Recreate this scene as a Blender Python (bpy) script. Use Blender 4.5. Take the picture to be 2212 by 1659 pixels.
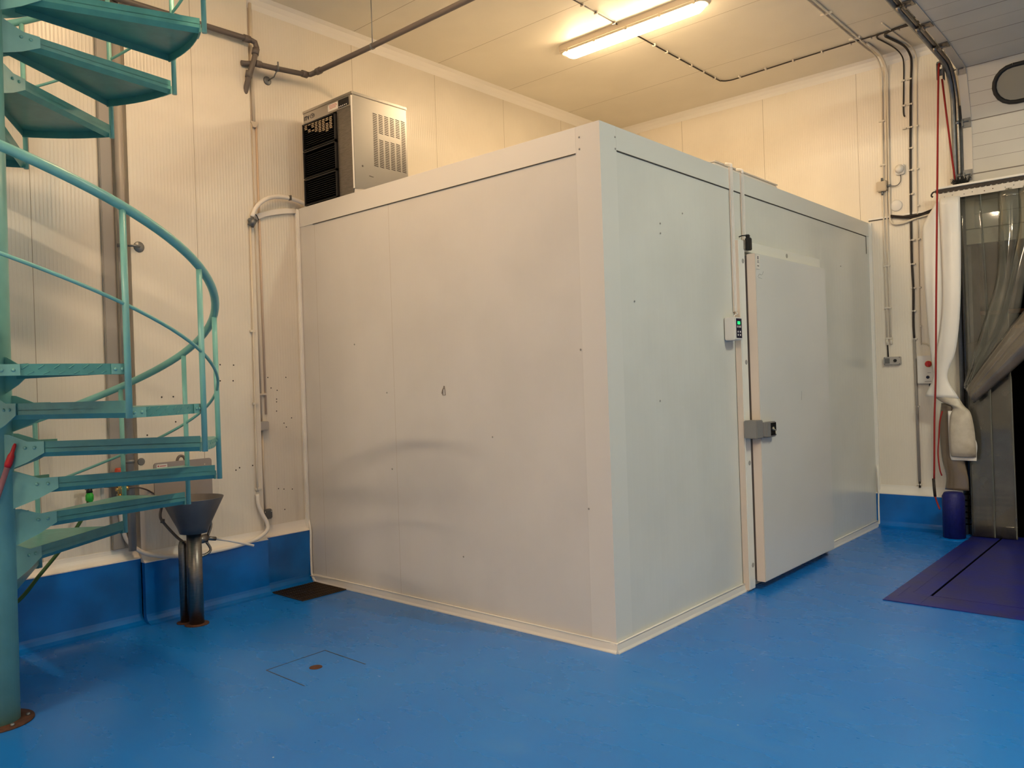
import bpy, bmesh, math, random
from mathutils import Vector, Matrix
random.seed(7)
for o in list(bpy.data.objects): bpy.data.objects.remove(o)
SC = bpy.context.scene
COL = SC.collection
PI = math.pi
# ------------------------------------------------------------------ camera
yaw, pitch, roll = 0.725376, -0.0022145, -0.0337795
F = Vector((-math.sin(yaw)*math.cos(pitch), math.cos(yaw)*math.cos(pitch), math.sin(pitch)))
R0 = Vector((math.cos(yaw), math.sin(yaw), 0)); U0 = R0.cross(F)
RR = math.cos(roll)*R0 + math.sin(roll)*U0; UU = -math.sin(roll)*R0 + math.cos(roll)*U0
cd = bpy.data.cameras.new('camera'); cam = bpy.data.objects.new('camera', cd); COL.objects.link(cam)
M = Matrix.Identity(4)
for i in range(3):
    M[i][0] = RR[i]; M[i][1] = UU[i]; M[i][2] = -F[i]
M[0][3], M[1][3], M[2][3] = 2.59308, -3.73819, 1.54531
cam.matrix_world = M
cd.sensor_width = 36; cd.lens = 1730.443/2212*36; cd.clip_start = .05
SC.camera = cam
# ------------------------------------------------------------------ light, exposure
SC.view_settings.view_transform = 'Standard'; SC.view_settings.look = 'None'
SC.view_settings.gamma = 1; SC.view_settings.use_curve_mapping = False
SC.view_settings.exposure = 0.0
w = bpy.data.worlds.new('night'); SC.world = w; w.use_nodes = True
w.node_tree.nodes['Background'].inputs[0].default_value = (.02, .025, .035, 1)
w.node_tree.nodes['Background'].inputs[1].default_value = .15
# lamp fixtures: x0, x1, y, emitted light (their diffusers are the only lights of the room)
LAMPS = [(-1.885, -.385, 2.155, (76, 54.6, 31.6)), (-1.885, -.385, -1.32, (79, 50, 26.5)),
         (2.6, 4.1, .55, (225, 217, 167)), (2.6, 4.1, -6.2, (251, 193, 129)), (-.9, .6, -6.2, (251, 193, 129))]
# ------------------------------------------------------------------ room numbers
XL, YB, ZC = -2.983, 4.613, 4.595     # left wall, back wall, ceiling
XR, YF = 7.0, -9.0                    # right wall and the wall behind the camera
HB = 3.0                              # cold room height
# ------------------------------------------------------------------ materials
MATS = {}
def nt(m): return m.node_tree.nodes, m.node_tree.links
def mat(name, col, rough=.5, metal=0., noise=0., nscale=6., bump=0., bscale=60., coat=0., coatr=.1, spec=.5, emit=None, es=0., tint=None, stretch=None):
    if name in MATS: return MATS[name]
    m = bpy.data.materials.new(name); m.use_nodes = True; N, L = nt(m); b = N['Principled BSDF']
    b.inputs['Base Color'].default_value = (*col, 1); b.inputs['Roughness'].default_value = rough
    b.inputs['Metallic'].default_value = metal; b.inputs['Specular IOR Level'].default_value = spec
    b.inputs['Coat Weight'].default_value = coat; b.inputs['Coat Roughness'].default_value = coatr
    if emit: b.inputs['Emission Color'].default_value = (*emit, 1); b.inputs['Emission Strength'].default_value = es
    tc = N.new('ShaderNodeTexCoord'); src = tc.outputs['Object']
    if stretch:
        mp = N.new('ShaderNodeMapping'); mp.inputs['Scale'].default_value = stretch; L.new(src, mp.inputs[0]); src = mp.outputs[0]
    if noise:
        n = N.new('ShaderNodeTexNoise'); n.inputs['Scale'].default_value = nscale; n.inputs['Detail'].default_value = 6; L.new(src, n.inputs[0])
        r = N.new('ShaderNodeValToRGB'); t = tint or tuple(c*(1-noise) for c in col)
        r.color_ramp.elements[0].position = .35; r.color_ramp.elements[0].color = (*t, 1)
        r.color_ramp.elements[1].position = .65; r.color_ramp.elements[1].color = (*col, 1)
        L.new(n.outputs[0], r.inputs[0]); L.new(r.outputs[0], b.inputs['Base Color'])
    if bump:
        n = N.new('ShaderNodeTexNoise'); n.inputs['Scale'].default_value = bscale; L.new(src, n.inputs[0])
        bp = N.new('ShaderNodeBump'); bp.inputs['Strength'].default_value = bump; bp.inputs['Distance'].default_value = .003
        L.new(n.outputs[0], bp.inputs['Height']); L.new(bp.outputs[0], b.inputs['Normal'])
    MATS[name] = m; return m
def mth(N, L, op, a, b=None, c=None):
    n = N.new('ShaderNodeMath'); n.operation = op
    for i, v in enumerate((a, b, c)):
        if v is None: continue
        if isinstance(v, (int, float)): n.inputs[i].default_value = v
        else: L.new(v, n.inputs[i])
    return n.outputs[0]
def panel_mat(name, col, axis, seams, seam_w=.0035, seam_col=(.3, .24, .16), rib=.0235, ribs=.9, rough=.30, zlo=None, drips=False, faint=0., wav=.02):
    """painted sandwich panel: fine ribs running along the sheet, seams at given coordinates"""
    m = bpy.data.materials.new(name); m.use_nodes = True; N, L = nt(m); b = N['Principled BSDF']
    g = N.new('ShaderNodeNewGeometry'); s = N.new('ShaderNodeSeparateXYZ'); L.new(g.outputs['Position'], s.inputs[0])
    x = s.outputs[axis]
    d = None
    for q in seams:
        e = mth(N, L, 'ABSOLUTE', mth(N, L, 'SUBTRACT', x, q)); d = e if d is None else mth(N, L, 'MINIMUM', d, e)
    mx = N.new('ShaderNodeMixRGB'); mx.inputs[1].default_value = (*col, 1); mx.inputs[2].default_value = (*seam_col, 1)
    ns = N.new('ShaderNodeTexNoise'); ns.inputs['Scale'].default_value = 1.7; ns.inputs['Detail'].default_value = 5; L.new(g.outputs['Position'], ns.inputs[0])
    c0 = N.new('ShaderNodeValToRGB'); c0.color_ramp.elements[0].color = (*[c*.95 for c in col], 1); c0.color_ramp.elements[1].color = (*col, 1)
    c0.color_ramp.elements[0].position = .4; c0.color_ramp.elements[1].position = .6
    L.new(ns.outputs[0], c0.inputs[0]); last = c0.outputs[0]
    if drips:   # washed-down grime close to the kerb: thin vertical runs
        mp = N.new('ShaderNodeMapping'); mp.inputs['Scale'].default_value = (9, 9, .6); L.new(g.outputs['Position'], mp.inputs[0])
        nd = N.new('ShaderNodeTexNoise'); nd.inputs['Scale'].default_value = 1.6; nd.inputs['Detail'].default_value = 3; L.new(mp.outputs[0], nd.inputs[0])
        a = mth(N, L, 'MULTIPLY', mth(N, L, 'SUBTRACT', nd.outputs[0], .5), 3.0)
        a.node.use_clamp = True
        h = mth(N, L, 'MULTIPLY', mth(N, L, 'SUBTRACT', 1.15, s.outputs[2]), 1.6); h.node.use_clamp = True
        k = mth(N, L, 'MULTIPLY', a, h); k = mth(N, L, 'MULTIPLY', k, .38)
        m2 = N.new('ShaderNodeMixRGB'); L.new(k, m2.inputs[0]); L.new(last, m2.inputs[1]); m2.inputs[2].default_value = (.42, .34, .27, 1); last = m2.outputs[0]
    if d is not None:
        f = mth(N, L, 'LESS_THAN', d, seam_w/2); L.new(f, mx.inputs[0]); L.new(last, mx.inputs[1]); last = mx.outputs[0]
    L.new(last, b.inputs['Base Color'])
    b.inputs['Roughness'].default_value = rough
    hgt = mth(N, L, 'SINE', mth(N, L, 'MULTIPLY', x, 2*PI/rib))
    hgt = mth(N, L, 'SMOOTH_MAX', hgt, .3, .3)
    bp = N.new('ShaderNodeBump'); bp.inputs['Strength'].default_value = ribs; bp.inputs['Distance'].default_value = .0012
    L.new(hgt, bp.inputs['Height'])
    n3 = N.new('ShaderNodeTexNoise'); n3.inputs['Scale'].default_value = 2.2; n3.inputs['Detail'].default_value = 1; L.new(g.outputs['Position'], n3.inputs[0])
    bp2 = N.new('ShaderNodeBump'); bp2.inputs['Strength'].default_value = .5; bp2.inputs['Distance'].default_value = wav
    L.new(n3.outputs[0], bp2.inputs['Height']); L.new(bp.outputs[0], bp2.inputs['Normal']); L.new(bp2.outputs[0], b.inputs['Normal'])
    MATS[name] = m; return m
CREAM = (.76, .70, .60)
panel_mat('wall_left_panel', CREAM, 1, [-7.9, -6.7, -5.5, -4.3, -3.1, -1.95, -.89, .60, 1.58, 2.56, 3.54], drips=True)
panel_mat('wall_back_panel', (.83, .76, .65), 0, [-2.04, -1.056, -.078, 4.6, 5.6, 6.6])
panel_mat('ceiling_panel', (.74, .69, .58), 1, [-7.6, -6.5, -5.5, -4.5, -3.5, -2.5, -1.47, -.45, .57, 1.56, 2.57, 3.59], rib=.018, ribs=.15, rough=.5, seam_w=.005)
LF = [-2.85, -1.852, -.882, -.168]
panel_mat('cold_room_side', (.67, .645, .61), 0, [-2.755, -1.85, -.165], seam_w=.003, seam_col=(.5, .44, .38), rib=.06, ribs=.25, rough=.24, wav=.006)
panel_mat('cold_room_front', (.70, .71, .66), 1, [.158], seam_w=.002, seam_col=(.55, .53, .48), rib=.07, ribs=.22, rough=.20, wav=.006)
mat('trim_white', (.82, .78, .72), .35)
mat('seal_white', (.85, .82, .76), .5, bump=.3, bscale=80)
mat('flash_white', (.72, .695, .655), .3)
mat('front_white', (.71, .715, .665), .26)
mat('post_white', (.68, .655, .62), .28)
mat('frame_white', (.77, .765, .71), .28)
mat('seam_dark', (.05, .04, .03), .7)
mat('kerb_blue', (.001, .16, .58), .22, noise=.35, nscale=3, bump=.15, bscale=25)
mat('dock_blue', (.006, .013, .20), .40, noise=.5, nscale=5, tint=(.022, .022, .12), bump=.3, bscale=40)
mat('bollard_blue', (.002, .005, .14), .55, bump=.6, bscale=70, noise=.25, nscale=20)
def floor_mat():
    m = bpy.data.materials.new('floor_blue'); m.use_nodes = True; N, L = nt(m); b = N['Principled BSDF']
    g = N.new('ShaderNodeNewGeometry')
    n = N.new('ShaderNodeTexNoise'); n.inputs['Scale'].default_value = .8; n.inputs['Detail'].default_value = 2; L.new(g.outputs['Position'], n.inputs[0])
    r = N.new('ShaderNodeValToRGB'); e = r.color_ramp.elements
    e[0].position = .25; e[0].color = (.004, .145, .54, 1); e[1].position = .75; e[1].color = (.010, .18, .585, 1)
    L.new(n.outputs[0], r.inputs[0])
    # worn pale specks
    v = N.new('ShaderNodeTexVoronoi'); v.inputs['Scale'].default_value = 4.5; L.new(g.outputs['Position'], v.inputs[0])
    sp = mth(N, L, 'LESS_THAN', v.outputs['Distance'], .018)
    wn = N.new('ShaderNodeTexWhiteNoise'); L.new(v.outputs['Color'], wn.inputs[0]) if False else None
    mx = N.new('ShaderNodeMixRGB'); L.new(sp, mx.inputs[0]); L.new(r.outputs[0], mx.inputs[1]); mx.inputs[2].default_value = (.35, .5, .6, 1)
    # pale scuffs
    mp = N.new('ShaderNodeMapping'); mp.inputs['Rotation'].default_value = (0, 0, .7); mp.inputs['Scale'].default_value = (.8, 1.6, 1); L.new(g.outputs['Position'], mp.inputs[0])
    n2 = N.new('ShaderNodeTexNoise'); n2.inputs['Scale'].default_value = 2.6; n2.inputs['Detail'].default_value = 4; n2.inputs['Roughness'].default_value = .5; L.new(mp.outputs[0], n2.inputs[0])
    sc = mth(N, L, 'MULTIPLY', mth(N, L, 'SUBTRACT', n2.outputs[0], .60), .8); sc.node.use_clamp = True
    m3 = N.new('ShaderNodeMixRGB'); L.new(sc, m3.inputs[0]); L.new(mx.outputs[0], m3.inputs[1]); m3.inputs[2].default_value = (.16, .33, .46, 1)
    L.new(m3.outputs[0], b.inputs['Base Color'])
    rr = N.new('ShaderNodeMapRange'); rr.inputs['To Min'].default_value = .22; rr.inputs['To Max'].default_value = .33; L.new(n2.outputs[0], rr.inputs[0]); L.new(rr.outputs[0], b.inputs['Roughness'])
    n4 = N.new('ShaderNodeTexNoise'); n4.inputs['Scale'].default_value = 9; L.new(g.outputs['Position'], n4.inputs[0])
    bp = N.new('ShaderNodeBump'); bp.inputs['Strength'].default_value = .12; bp.inputs['Distance'].default_value = .004; L.new(n4.outputs[0], bp.inputs['Height']); L.new(bp.outputs[0], b.inputs['Normal'])
    MATS['floor_blue'] = m
floor_mat()
TEAL = (.21, .50, .455)
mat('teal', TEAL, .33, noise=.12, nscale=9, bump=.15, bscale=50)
mat('teal_tread_shaded', (.09, .33, .31), .36, noise=.15, nscale=14, bump=.2, bscale=50)  # darker than the railing teal: shade of the undersides put into the colour
mat('galv', (.22, .23, .24), .42, metal=.6, noise=.25, nscale=12)
mat('steel', (.47, .45, .42), .33, metal=1., noise=.05, nscale=3)
mat('steel_dark', (.27, .25, .23), .36, metal=1., noise=.2, nscale=6, stretch=(4, 4, 30))
mat('splash_steel', (.36, .31, .28), .45, metal=.7, noise=.08, nscale=5)
mat('basin_steel', (.15, .145, .15), .48, metal=.55, noise=.2, nscale=6)
mat('rust', (.10, .035, .016), .8, noise=.5, nscale=30, bump=.6, bscale=60)
mat('pipe_grey', (.12, .10, .09), .5)
mat('downpipe_grey', (.33, .30, .27), .4)
mat('pvc_cream', (.70, .62, .50), .45)
mat('box_tan', (.55, .46, .34), .5)
mat('pvc_white', (.80, .75, .68), .4)
mat('copper', (.64, .50, .38), .5)
mat('black', (.008, .008, .009), .45)
mat('black_gloss', (.01, .01, .012), .2)
mat('brown_black', (.018, .010, .007), .5)
mat('void_black', (.002, .002, .002), .9, spec=0)
mat('box_grey', (.42, .39, .36), .5)
mat('socket_grey', (.13, .13, .13), .45)
mat('lid_grey', (.09, .09, .09), .35)
mat('clip_white', (.72, .66, .56), .5)
mat('brass', (.65, .45, .16), .3, metal=1.)
mat('red_cap', (.45, .05, .02), .4)
mat('rope_red', (.30, .012, .010), .75, bump=.5, bscale=300)
mat('red_plastic', (.55, .01, .015), .35)
mat('broom_shaft', (.30, .14, .17), .45)
mat('green_plastic', (.02, .42, .04), .35)
mat('hose_green', (.03, .10, .02), .5)
mat('door_white', (.60, .58, .53), .45, noise=.08, nscale=2)
mat('alu', (.52, .50, .46), .4, metal=.3)
mat('rubber', (.01, .01, .01), .6)
mat('glass_beige', (.30, .28, .22), .15)
mat('pvc_opaque', (.80, .77, .72), .25, noise=.06, nscale=3)
mat('pvc_dirty', (.62, .56, .46), .4, noise=.45, nscale=7, tint=(.40, .34, .25))
mat('grate', (.085, .055, .03), .5, metal=.6)
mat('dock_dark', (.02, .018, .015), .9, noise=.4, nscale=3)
mat('timber', (.30, .13, .06), .7)
mat('white_plastic', (.75, .72, .68), .35)
mat('paper', (.7, .66, .6), .6)
mat('ink', (.03, .03, .05), .6)
mat('ink_pale', (.22, .17, .14), .6)
mat('ink_red', (.40, .05, .05), .6)
mat('navy_panel', (.012, .012, .04), .25)
mat('led_green', (.01, .3, .05), .4, emit=(.02, 1., .25), es=1.2)
mat('lens', (.03, .025, .022), .12)
mat('leaf_white', (.72, .71, .67), .20, noise=.03, nscale=2, bump=.05, bscale=3)
mat('leaf_edge', (.74, .62, .52), .45)
mat('gasket', (.20, .17, .15), .6)
mat('dot_grey', (.32, .31, .29), .5)
mat('lock_grey', (.23, .22, .21), .4)
mat('silver', (.7, .65, .55), .3, metal=1.)
mat('lamp_housing', (.72, .62, .48), .5)
mat('key_metal', (.6, .55, .42), .3, metal=1.)
mat('slot_glow_tan', (.45, .34, .22), .5)
def clear_pvc(name, tint, opac, rough=.12, dirt=0.):
    m = bpy.data.materials.new(name); m.use_nodes = True; N, L = nt(m)
    out = N['Material Output']; b = N['Principled BSDF']; b.inputs['Base Color'].default_value = (*tint, 1); b.inputs['Roughness'].default_value = rough
    t = N.new('ShaderNodeBsdfTransparent'); t.inputs[0].default_value = (.80, .81, .77, 1)
    mx = N.new('ShaderNodeMixShader')
    tc = N.new('ShaderNodeTexCoord'); n = N.new('ShaderNodeTexNoise'); n.inputs['Scale'].default_value = 5; n.inputs['Detail'].default_value = 6; L.new(tc.outputs['Object'], n.inputs[0])
    mr = N.new('ShaderNodeMapRange'); mr.inputs['From Min'].default_value = .3; mr.inputs['From Max'].default_value = .7
    mr.inputs['To Min'].default_value = max(0, opac-dirt); mr.inputs['To Max'].default_value = opac+dirt; L.new(n.outputs[0], mr.inputs[0])
    L.new(mr.outputs[0], mx.inputs[0]); L.new(t.outputs[0], mx.inputs[1]); L.new(b.outputs[0], mx.inputs[2])
    gl = N.new('ShaderNodeBsdfGlossy'); gl.inputs['Roughness'].default_value = .04
    fr = N.new('ShaderNodeFresnel'); fr.inputs['IOR'].default_value = 1.5
    m2 = N.new('ShaderNodeMixShader'); L.new(fr.outputs[0], m2.inputs[0]); L.new(mx.outputs[0], m2.inputs[1]); L.new(gl.outputs[0], m2.inputs[2])
    L.new(m2.outputs[0], out.inputs['Surface']); MATS[name] = m
clear_pvc('pvc_clear', (.36, .35, .31), .13, dirt=.05)
clear_pvc('pvc_scuffed', (.21, .175, .135), .58, dirt=.15)
clear_pvc('pvc_brown', (.17, .125, .085), .90, dirt=.08)
def emis(name, col, st):
    m = bpy.data.materials.new(name); m.use_nodes = True; N, L = nt(m)
    N['Principled BSDF'].inputs['Base Color'].default_value = (.8, .8, .8, 1)
    N['Principled BSDF'].inputs['Emission Color'].default_value = (*col, 1); N['Principled BSDF'].inputs['Emission Strength'].default_value = st
    MATS[name] = m
for i_, L_ in enumerate(LAMPS):
    e_ = max(L_[3]); emis('tube_%d' % i_, tuple(c/e_ for c in L_[3]), e_)
# ------------------------------------------------------------------ mesh helpers
def vloc(o):
    v = Vector((0, 0, 0))
    while o: v += o.location; o = o.parent
    return v
def spline(pts, n=6):
    P = [Vector(p) for p in pts]; out = []
    if len(P) < 3: return P
    for i in range(len(P)-1):
        p0 = P[i-1] if i else P[0]*2-P[1]; p1, p2 = P[i], P[i+1]; p3 = P[i+2] if i+2 < len(P) else P[-1]*2-P[-2]
        for k in range(n):
            t = k/n
            out.append(.5*((2*p1)+(-p0+p2)*t+(2*p0-5*p1+4*p2-p3)*t*t+(-p0+3*p1-3*p2+p3)*t**3))
    out.append(P[-1]); return out
class MB:
    def __init__(s): s.bm = bmesh.new()
    def box(s, a, b, bev=0.):
        x0, y0, z0 = a; x1, y1, z1 = b
        bm2 = bmesh.new(); bmesh.ops.create_cube(bm2, size=1)
        for v in bm2.verts: v.co = Vector(((x0+x1)/2+v.co.x*(x1-x0), (y0+y1)/2+v.co.y*(y1-y0), (z0+z1)/2+v.co.z*(z1-z0)))
        if bev: bmesh.ops.bevel(bm2, geom=bm2.edges[:], offset=min(bev, .45*min(abs(x1-x0), abs(y1-y0), abs(z1-z0))), segments=2, affect='EDGES')
        s._add(bm2); return s
    def _add(s, bm2):
        me = bpy.data.meshes.new('tmp'); bm2.to_mesh(me); bm2.free(); s.bm.from_mesh(me); bpy.data.meshes.remove(me)
    def tube(s, pts, r, seg=12, cap=True, sm=0):
        P = spline(pts, sm) if sm else [Vector(p) for p in pts]
        rad = r if isinstance(r, (list, tuple)) else [r]*len(P)
        rings = []; n = None
        for i, p in enumerate(P):
            t = (P[min(i+1, len(P)-1)]-P[max(i-1, 0)]).normalized()
            if n is None:
                n = t.orthogonal().normalized()
            n = (n-t*n.dot(t)).normalized(); b = t.cross(n)
            rings.append([s.bm.verts.new(p+(n*math.cos(2*PI*k/seg)+b*math.sin(2*PI*k/seg))*rad[i]) for k in range(seg)])
        for a, b in zip(rings, rings[1:]):
            for k in range(seg): s.bm.faces.new((a[k], a[(k+1) % seg], b[(k+1) % seg], b[k])).smooth = True
        if cap: s.bm.faces.new(rings[0][::-1]); s.bm.faces.new(rings[-1])
        return s
    def lathe(s, c, prof, seg=32, axis=Vector((0, 0, 1)), cap=True):
        c = Vector(c); ax = Vector(axis).normalized(); n = ax.orthogonal().normalized(); b = ax.cross(n); rings = []
        for r, z in prof: rings.append([s.bm.verts.new(c+ax*z+(n*math.cos(2*PI*k/seg)+b*math.sin(2*PI*k/seg))*max(r, 1e-4)) for k in range(seg)])
        for a, d in zip(rings, rings[1:]):
            for k in range(seg): s.bm.faces.new((a[k], a[(k+1) % seg], d[(k+1) % seg], d[k])).smooth = True
        if cap: s.bm.faces.new(rings[0][::-1]); s.bm.faces.new(rings[-1])
        return s
    def prism(s, poly, ext):
        """closed polygon of 3D points pushed along vector ext"""
        a = [s.bm.verts.new(Vector(p)) for p in poly]; e = Vector(ext); b = [s.bm.verts.new(v.co+e) for v in a]
        n = len(a); s.bm.faces.new(a[::-1]); s.bm.faces.new(b)
        for k in range(n): s.bm.faces.new((a[k], a[(k+1) % n], b[(k+1) % n], b[k]))
        return s
    def ribbon(s, rows, n=6, th=.003, cols=8, curl=0.):
        """lofted strip of soft sheet between left/right edge points, th thick"""
        Lp = spline([r[0] for r in rows], n); Rp = spline([r[1] for r in rows], n); g = []
        for a, b in zip(Lp, Rp):
            w = (b-a); row = []
            for k in range(cols+1):
                t = k/cols; row.append(a+w*t+Vector((0, -curl*math.sin(PI*t), 0)))
            g.append(row)
        fr, bk = [], []
        for i, row in enumerate(g):
            f, k2 = [], []
            for j, p in enumerate(row):
                du = (row[min(j+1, cols)]-row[max(j-1, 0)]); dv = g[min(i+1, len(g)-1)][j]-g[max(i-1, 0)][j]
                nn = du.cross(dv); nn = nn.normalized() if nn.length > 1e-9 else Vector((0, 1, 0))
                f.append(s.bm.verts.new(p-nn*th/2)); k2.append(s.bm.verts.new(p+nn*th/2))
            fr.append(f); bk.append(k2)
        for i in range(len(g)-1):
            for j in range(cols):
                s.bm.faces.new((fr[i][j], fr[i][j+1], fr[i+1][j+1], fr[i+1][j])).smooth = True
                s.bm.faces.new((bk[i][j], bk[i+1][j], bk[i+1][j+1], bk[i][j+1])).smooth = True
            s.bm.faces.new((fr[i][0], fr[i+1][0], bk[i+1][0], bk[i][0])); s.bm.faces.new((fr[i][cols], bk[i][cols], bk[i+1][cols], fr[i+1][cols]))
        for i in (0, -1):
            for j in range(cols): s.bm.faces.new((fr[i][j], bk[i][j], bk[i][j+1], fr[i][j+1]))
        return s
    def build(s, name, m, parent=None, auto=False):
        bmesh.ops.recalc_face_normals(s.bm, faces=s.bm.faces[:])
        off = vloc(parent) if parent else Vector((0, 0, 0))
        if auto or not parent:
            vs = [v.co for v in s.bm.verts]
            if auto:
                lo = Vector([min(v[i] for v in vs) for i in range(3)]); hi = Vector([max(v[i] for v in vs) for i in range(3)])
                org = Vector(((lo.x+hi.x)/2, (lo.y+hi.y)/2, lo.z)); 
            else: org = Vector((0, 0, 0))
        else: org = off
        for v in s.bm.verts: v.co -= org
        me = bpy.data.meshes.new(name); s.bm.to_mesh(me); s.bm.free()
        me.materials.append(MATS[m]); o = bpy.data.objects.new(name, me); COL.objects.link(o)
        if parent: o.parent = parent; o.location = org-off
        else: o.location = org
        return o
def pieces(mb, name, m, parent):
    """every loose piece of the builder becomes a part of its own"""
    bm = mb.bm; bm.verts.ensure_lookup_table(); bm.verts.index_update(); seen = set(); out = []
    for v in bm.verts:
        if v.index in seen: continue
        st = [v]; isl = []; seen.add(v.index)
        while st:
            q_ = st.pop(); isl.append(q_)
            for e in q_.link_edges:
                o_ = e.other_vert(q_)
                if o_.index not in seen: seen.add(o_.index); st.append(o_)
        out.append(isl)
    for isl in out:
        n = MB(); mp = {v: n.bm.verts.new(v.co) for v in isl}
        fs = {f for v in isl for f in v.link_faces}
        for f in fs: n.bm.faces.new([mp[v] for v in f.verts]).smooth = f.smooth
        n.build(name, m, parent)
    bm.free()
def struct(name, mb, m, parent=None):
    o = mb.build(name, m, parent)
    if not parent: o['kind'] = 'structure'
    return o
def thing(name, label, cat, loc, group=None):
    o = bpy.data.objects.new(name, None); COL.objects.link(o); o.location = loc; o.empty_display_size = .1
    o['label'] = label; o['category'] = cat
    if group: o['group'] = group
    return o
def single(name, mb, m, label, cat, group=None):
    o = mb.build(name, m, None, auto=True); o['label'] = label; o['category'] = cat
    if group: o['group'] = group
    return o
def dup(o, parent=None, **kw):
    c = o.copy(); COL.objects.link(c)
    if parent: c.parent = parent
    for ch in [x for x in COL.objects if x.parent == o]: dup(ch, c)
    for k, v in kw.items(): c[k] = v
    return c
def text_mb(txt, size, mtx, th=.0006, font=None):
    cu = bpy.data.curves.new('t', 'FONT'); cu.body = txt; cu.size = size; cu.extrude = th; cu.align_x = 'LEFT'; cu.resolution_u = 3
    ob = bpy.data.objects.new('t', cu); COL.objects.link(ob); bpy.context.view_layer.update()
    me = bpy.data.meshes.new_from_object(ob.evaluated_get(bpy.context.evaluated_depsgraph_get()))
    me.transform(mtx); mb = MB(); mb.bm.from_mesh(me); bpy.data.meshes.remove(me); bpy.data.objects.remove(ob); bpy.data.curves.remove(cu)
    return mb
def face_y(x, y, z):    # text on a face looking toward -y, reading along +x
    return Matrix(((1, 0, 0, x), (0, 0, -1, y), (0, 1, 0, z), (0, 0, 0, 1)))
def face_x(x, y, z):    # text on a face looking toward +x, reading along +y
    return Matrix(((0, 0, 1, x), (1, 0, 0, y), (0, 1, 0, z), (0, 0, 0, 1)))
def face_xl(x, y, z):   # on the left wall (looking toward +x), reading along +y
    return face_x(x, y, z)
# ================================================================== THE ROOM
struct('floor', MB().box((XL-.2, YF, -.3), (XR+.2, YB+.02, 0)), 'floor_blue')
struct('ceiling', MB().box((XL-.2, YF-.2, ZC), (XR+.2, YB+.2, ZC+.2)), 'ceiling_panel')
XM = XL+.06
PY0, PY1 = -1.365, -.43               # forward-standing middle stretch of the left wall
struct('wall_left', MB().box((XL-.2, YF, 0), (XL, YB+.2, ZC)).box((XL, PY0, 0), (XM, PY1, ZC)), 'wall_left_panel')
DX0, DX1, DZ = .86, 3.7, 3.9          # dock opening in the back wall
struct('wall_back', MB().box((XL, YB, 0), (DX0, YB+.2, ZC)).box((DX1, YB, 0), (XR+.2, YB+.2, ZC)).box((DX0, YB, DZ), (DX1, YB+.2, ZC)), 'wall_back_panel')
struct('wall_right', MB().box((XR, YF, 0), (XR+.2, YB, ZC)), 'wall_left_panel')
struct('wall_front', MB().box((XL, YF-.2, 0), (XR+.2, YF, ZC)), 'wall_back_panel')
# kerb: blue upstand with a coved foot, white coving sloping back to the panels above it
def kerb_prof(xw, d, h): return [(xw, 0), (xw+d+.085, 0), (xw+d+.05, .004), (xw+d+.02, .018), (xw+d+.004, .042), (xw+d, .06), (xw+d, h), (xw, h)]
def cove_prof(xw, d, h, t):
    p = [(xw, h)]; n = 8
    p.append((xw+d+.004, h)); p.append((xw+d+.004, h+.006))
    for k in range(1, n+1):
        a = k/n*PI/2; p.append((xw+.004+d*(1-math.sin(a)), h+.006+(t-h-.006)*(1-math.cos(a))))
    p.append((xw, t)); return p
k1, c1 = MB(), MB()
for (ya, yb, xw, h, t) in ((YF, PY0, XL, .432, .512), (PY0, PY1, XM, .408, .478), (PY1, 0.0, XL, .410, .494)):
    k1.prism([(x, ya, z) for x, z in kerb_prof(XL, .045+xw-XL, h)], (0, yb-ya, 0))
    c1.prism([(x, ya, z) for x, z in cove_prof(xw, .045, h, t)], (0, yb-ya, 0))
struct('baseboard_left', k1, 'kerb_blue'); struct('trim_1', c1, 'trim_white')
k2, c2 = MB(), MB()
for (xa, xb) in ((0., .84), (3.9, XR)):
    k2.prism([(xa, YB+(XL-x), z) for x, z in kerb_prof(XL, .05, .325)], (xb-xa, 0, 0))
    c2.prism([(xa, YB+(XL-x), z) for x, z in cove_prof(XL, .05, .325, .41)], (xb-xa, 0, 0))
struct('baseboard_back', k2, 'kerb_blue'); struct('trim_2', c2, 'trim_white')
# ceiling coving
def coving(n, poly, ext): struct(n, MB().prism(poly, ext), 'trim_white')
def q(n=6, r=.075): return [(0, 0), (r, 0)] + [(r-r*math.sin(k/n*PI/2)*.75, -(r-r*math.cos(k/n*PI/2)*1.0) if 0 else -r*(k/n)) for k in range(1, n)] + [(0, -r)]
coving('trim_3', [(XL+a, YF, ZC+b) for a, b in [(0, 0), (.08, 0), (.045, -.02), (.018, -.05), (0, -.085)]], (0, YB-YF, 0))
coving('trim_4', [(XL, YB-a, ZC+b) for a, b in [(0, 0), (.08, 0), (.045, -.02), (.018, -.05), (0, -.085)]], (XR-XL, 0, 0))
# horizontal joint strip on the back wall right of the cold room
struct('trim_5', MB().box((0, YB-.012, 3.028), (DX0-.04, YB, 3.046)), 'trim_white')
struct('trim_6', MB().box((0, YB-.006, 3.020), (DX0-.04, YB, 3.028)), 'seam_dark')
# vertical cover strip in the corner between cold room and back wall / left wall
struct('trim_7', MB().box((0, YB-.03, .02), (.03, YB, HB)).box((XL+.0, -.03, .40), (XL+.035, 0, HB), .008), 'seal_white')
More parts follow.
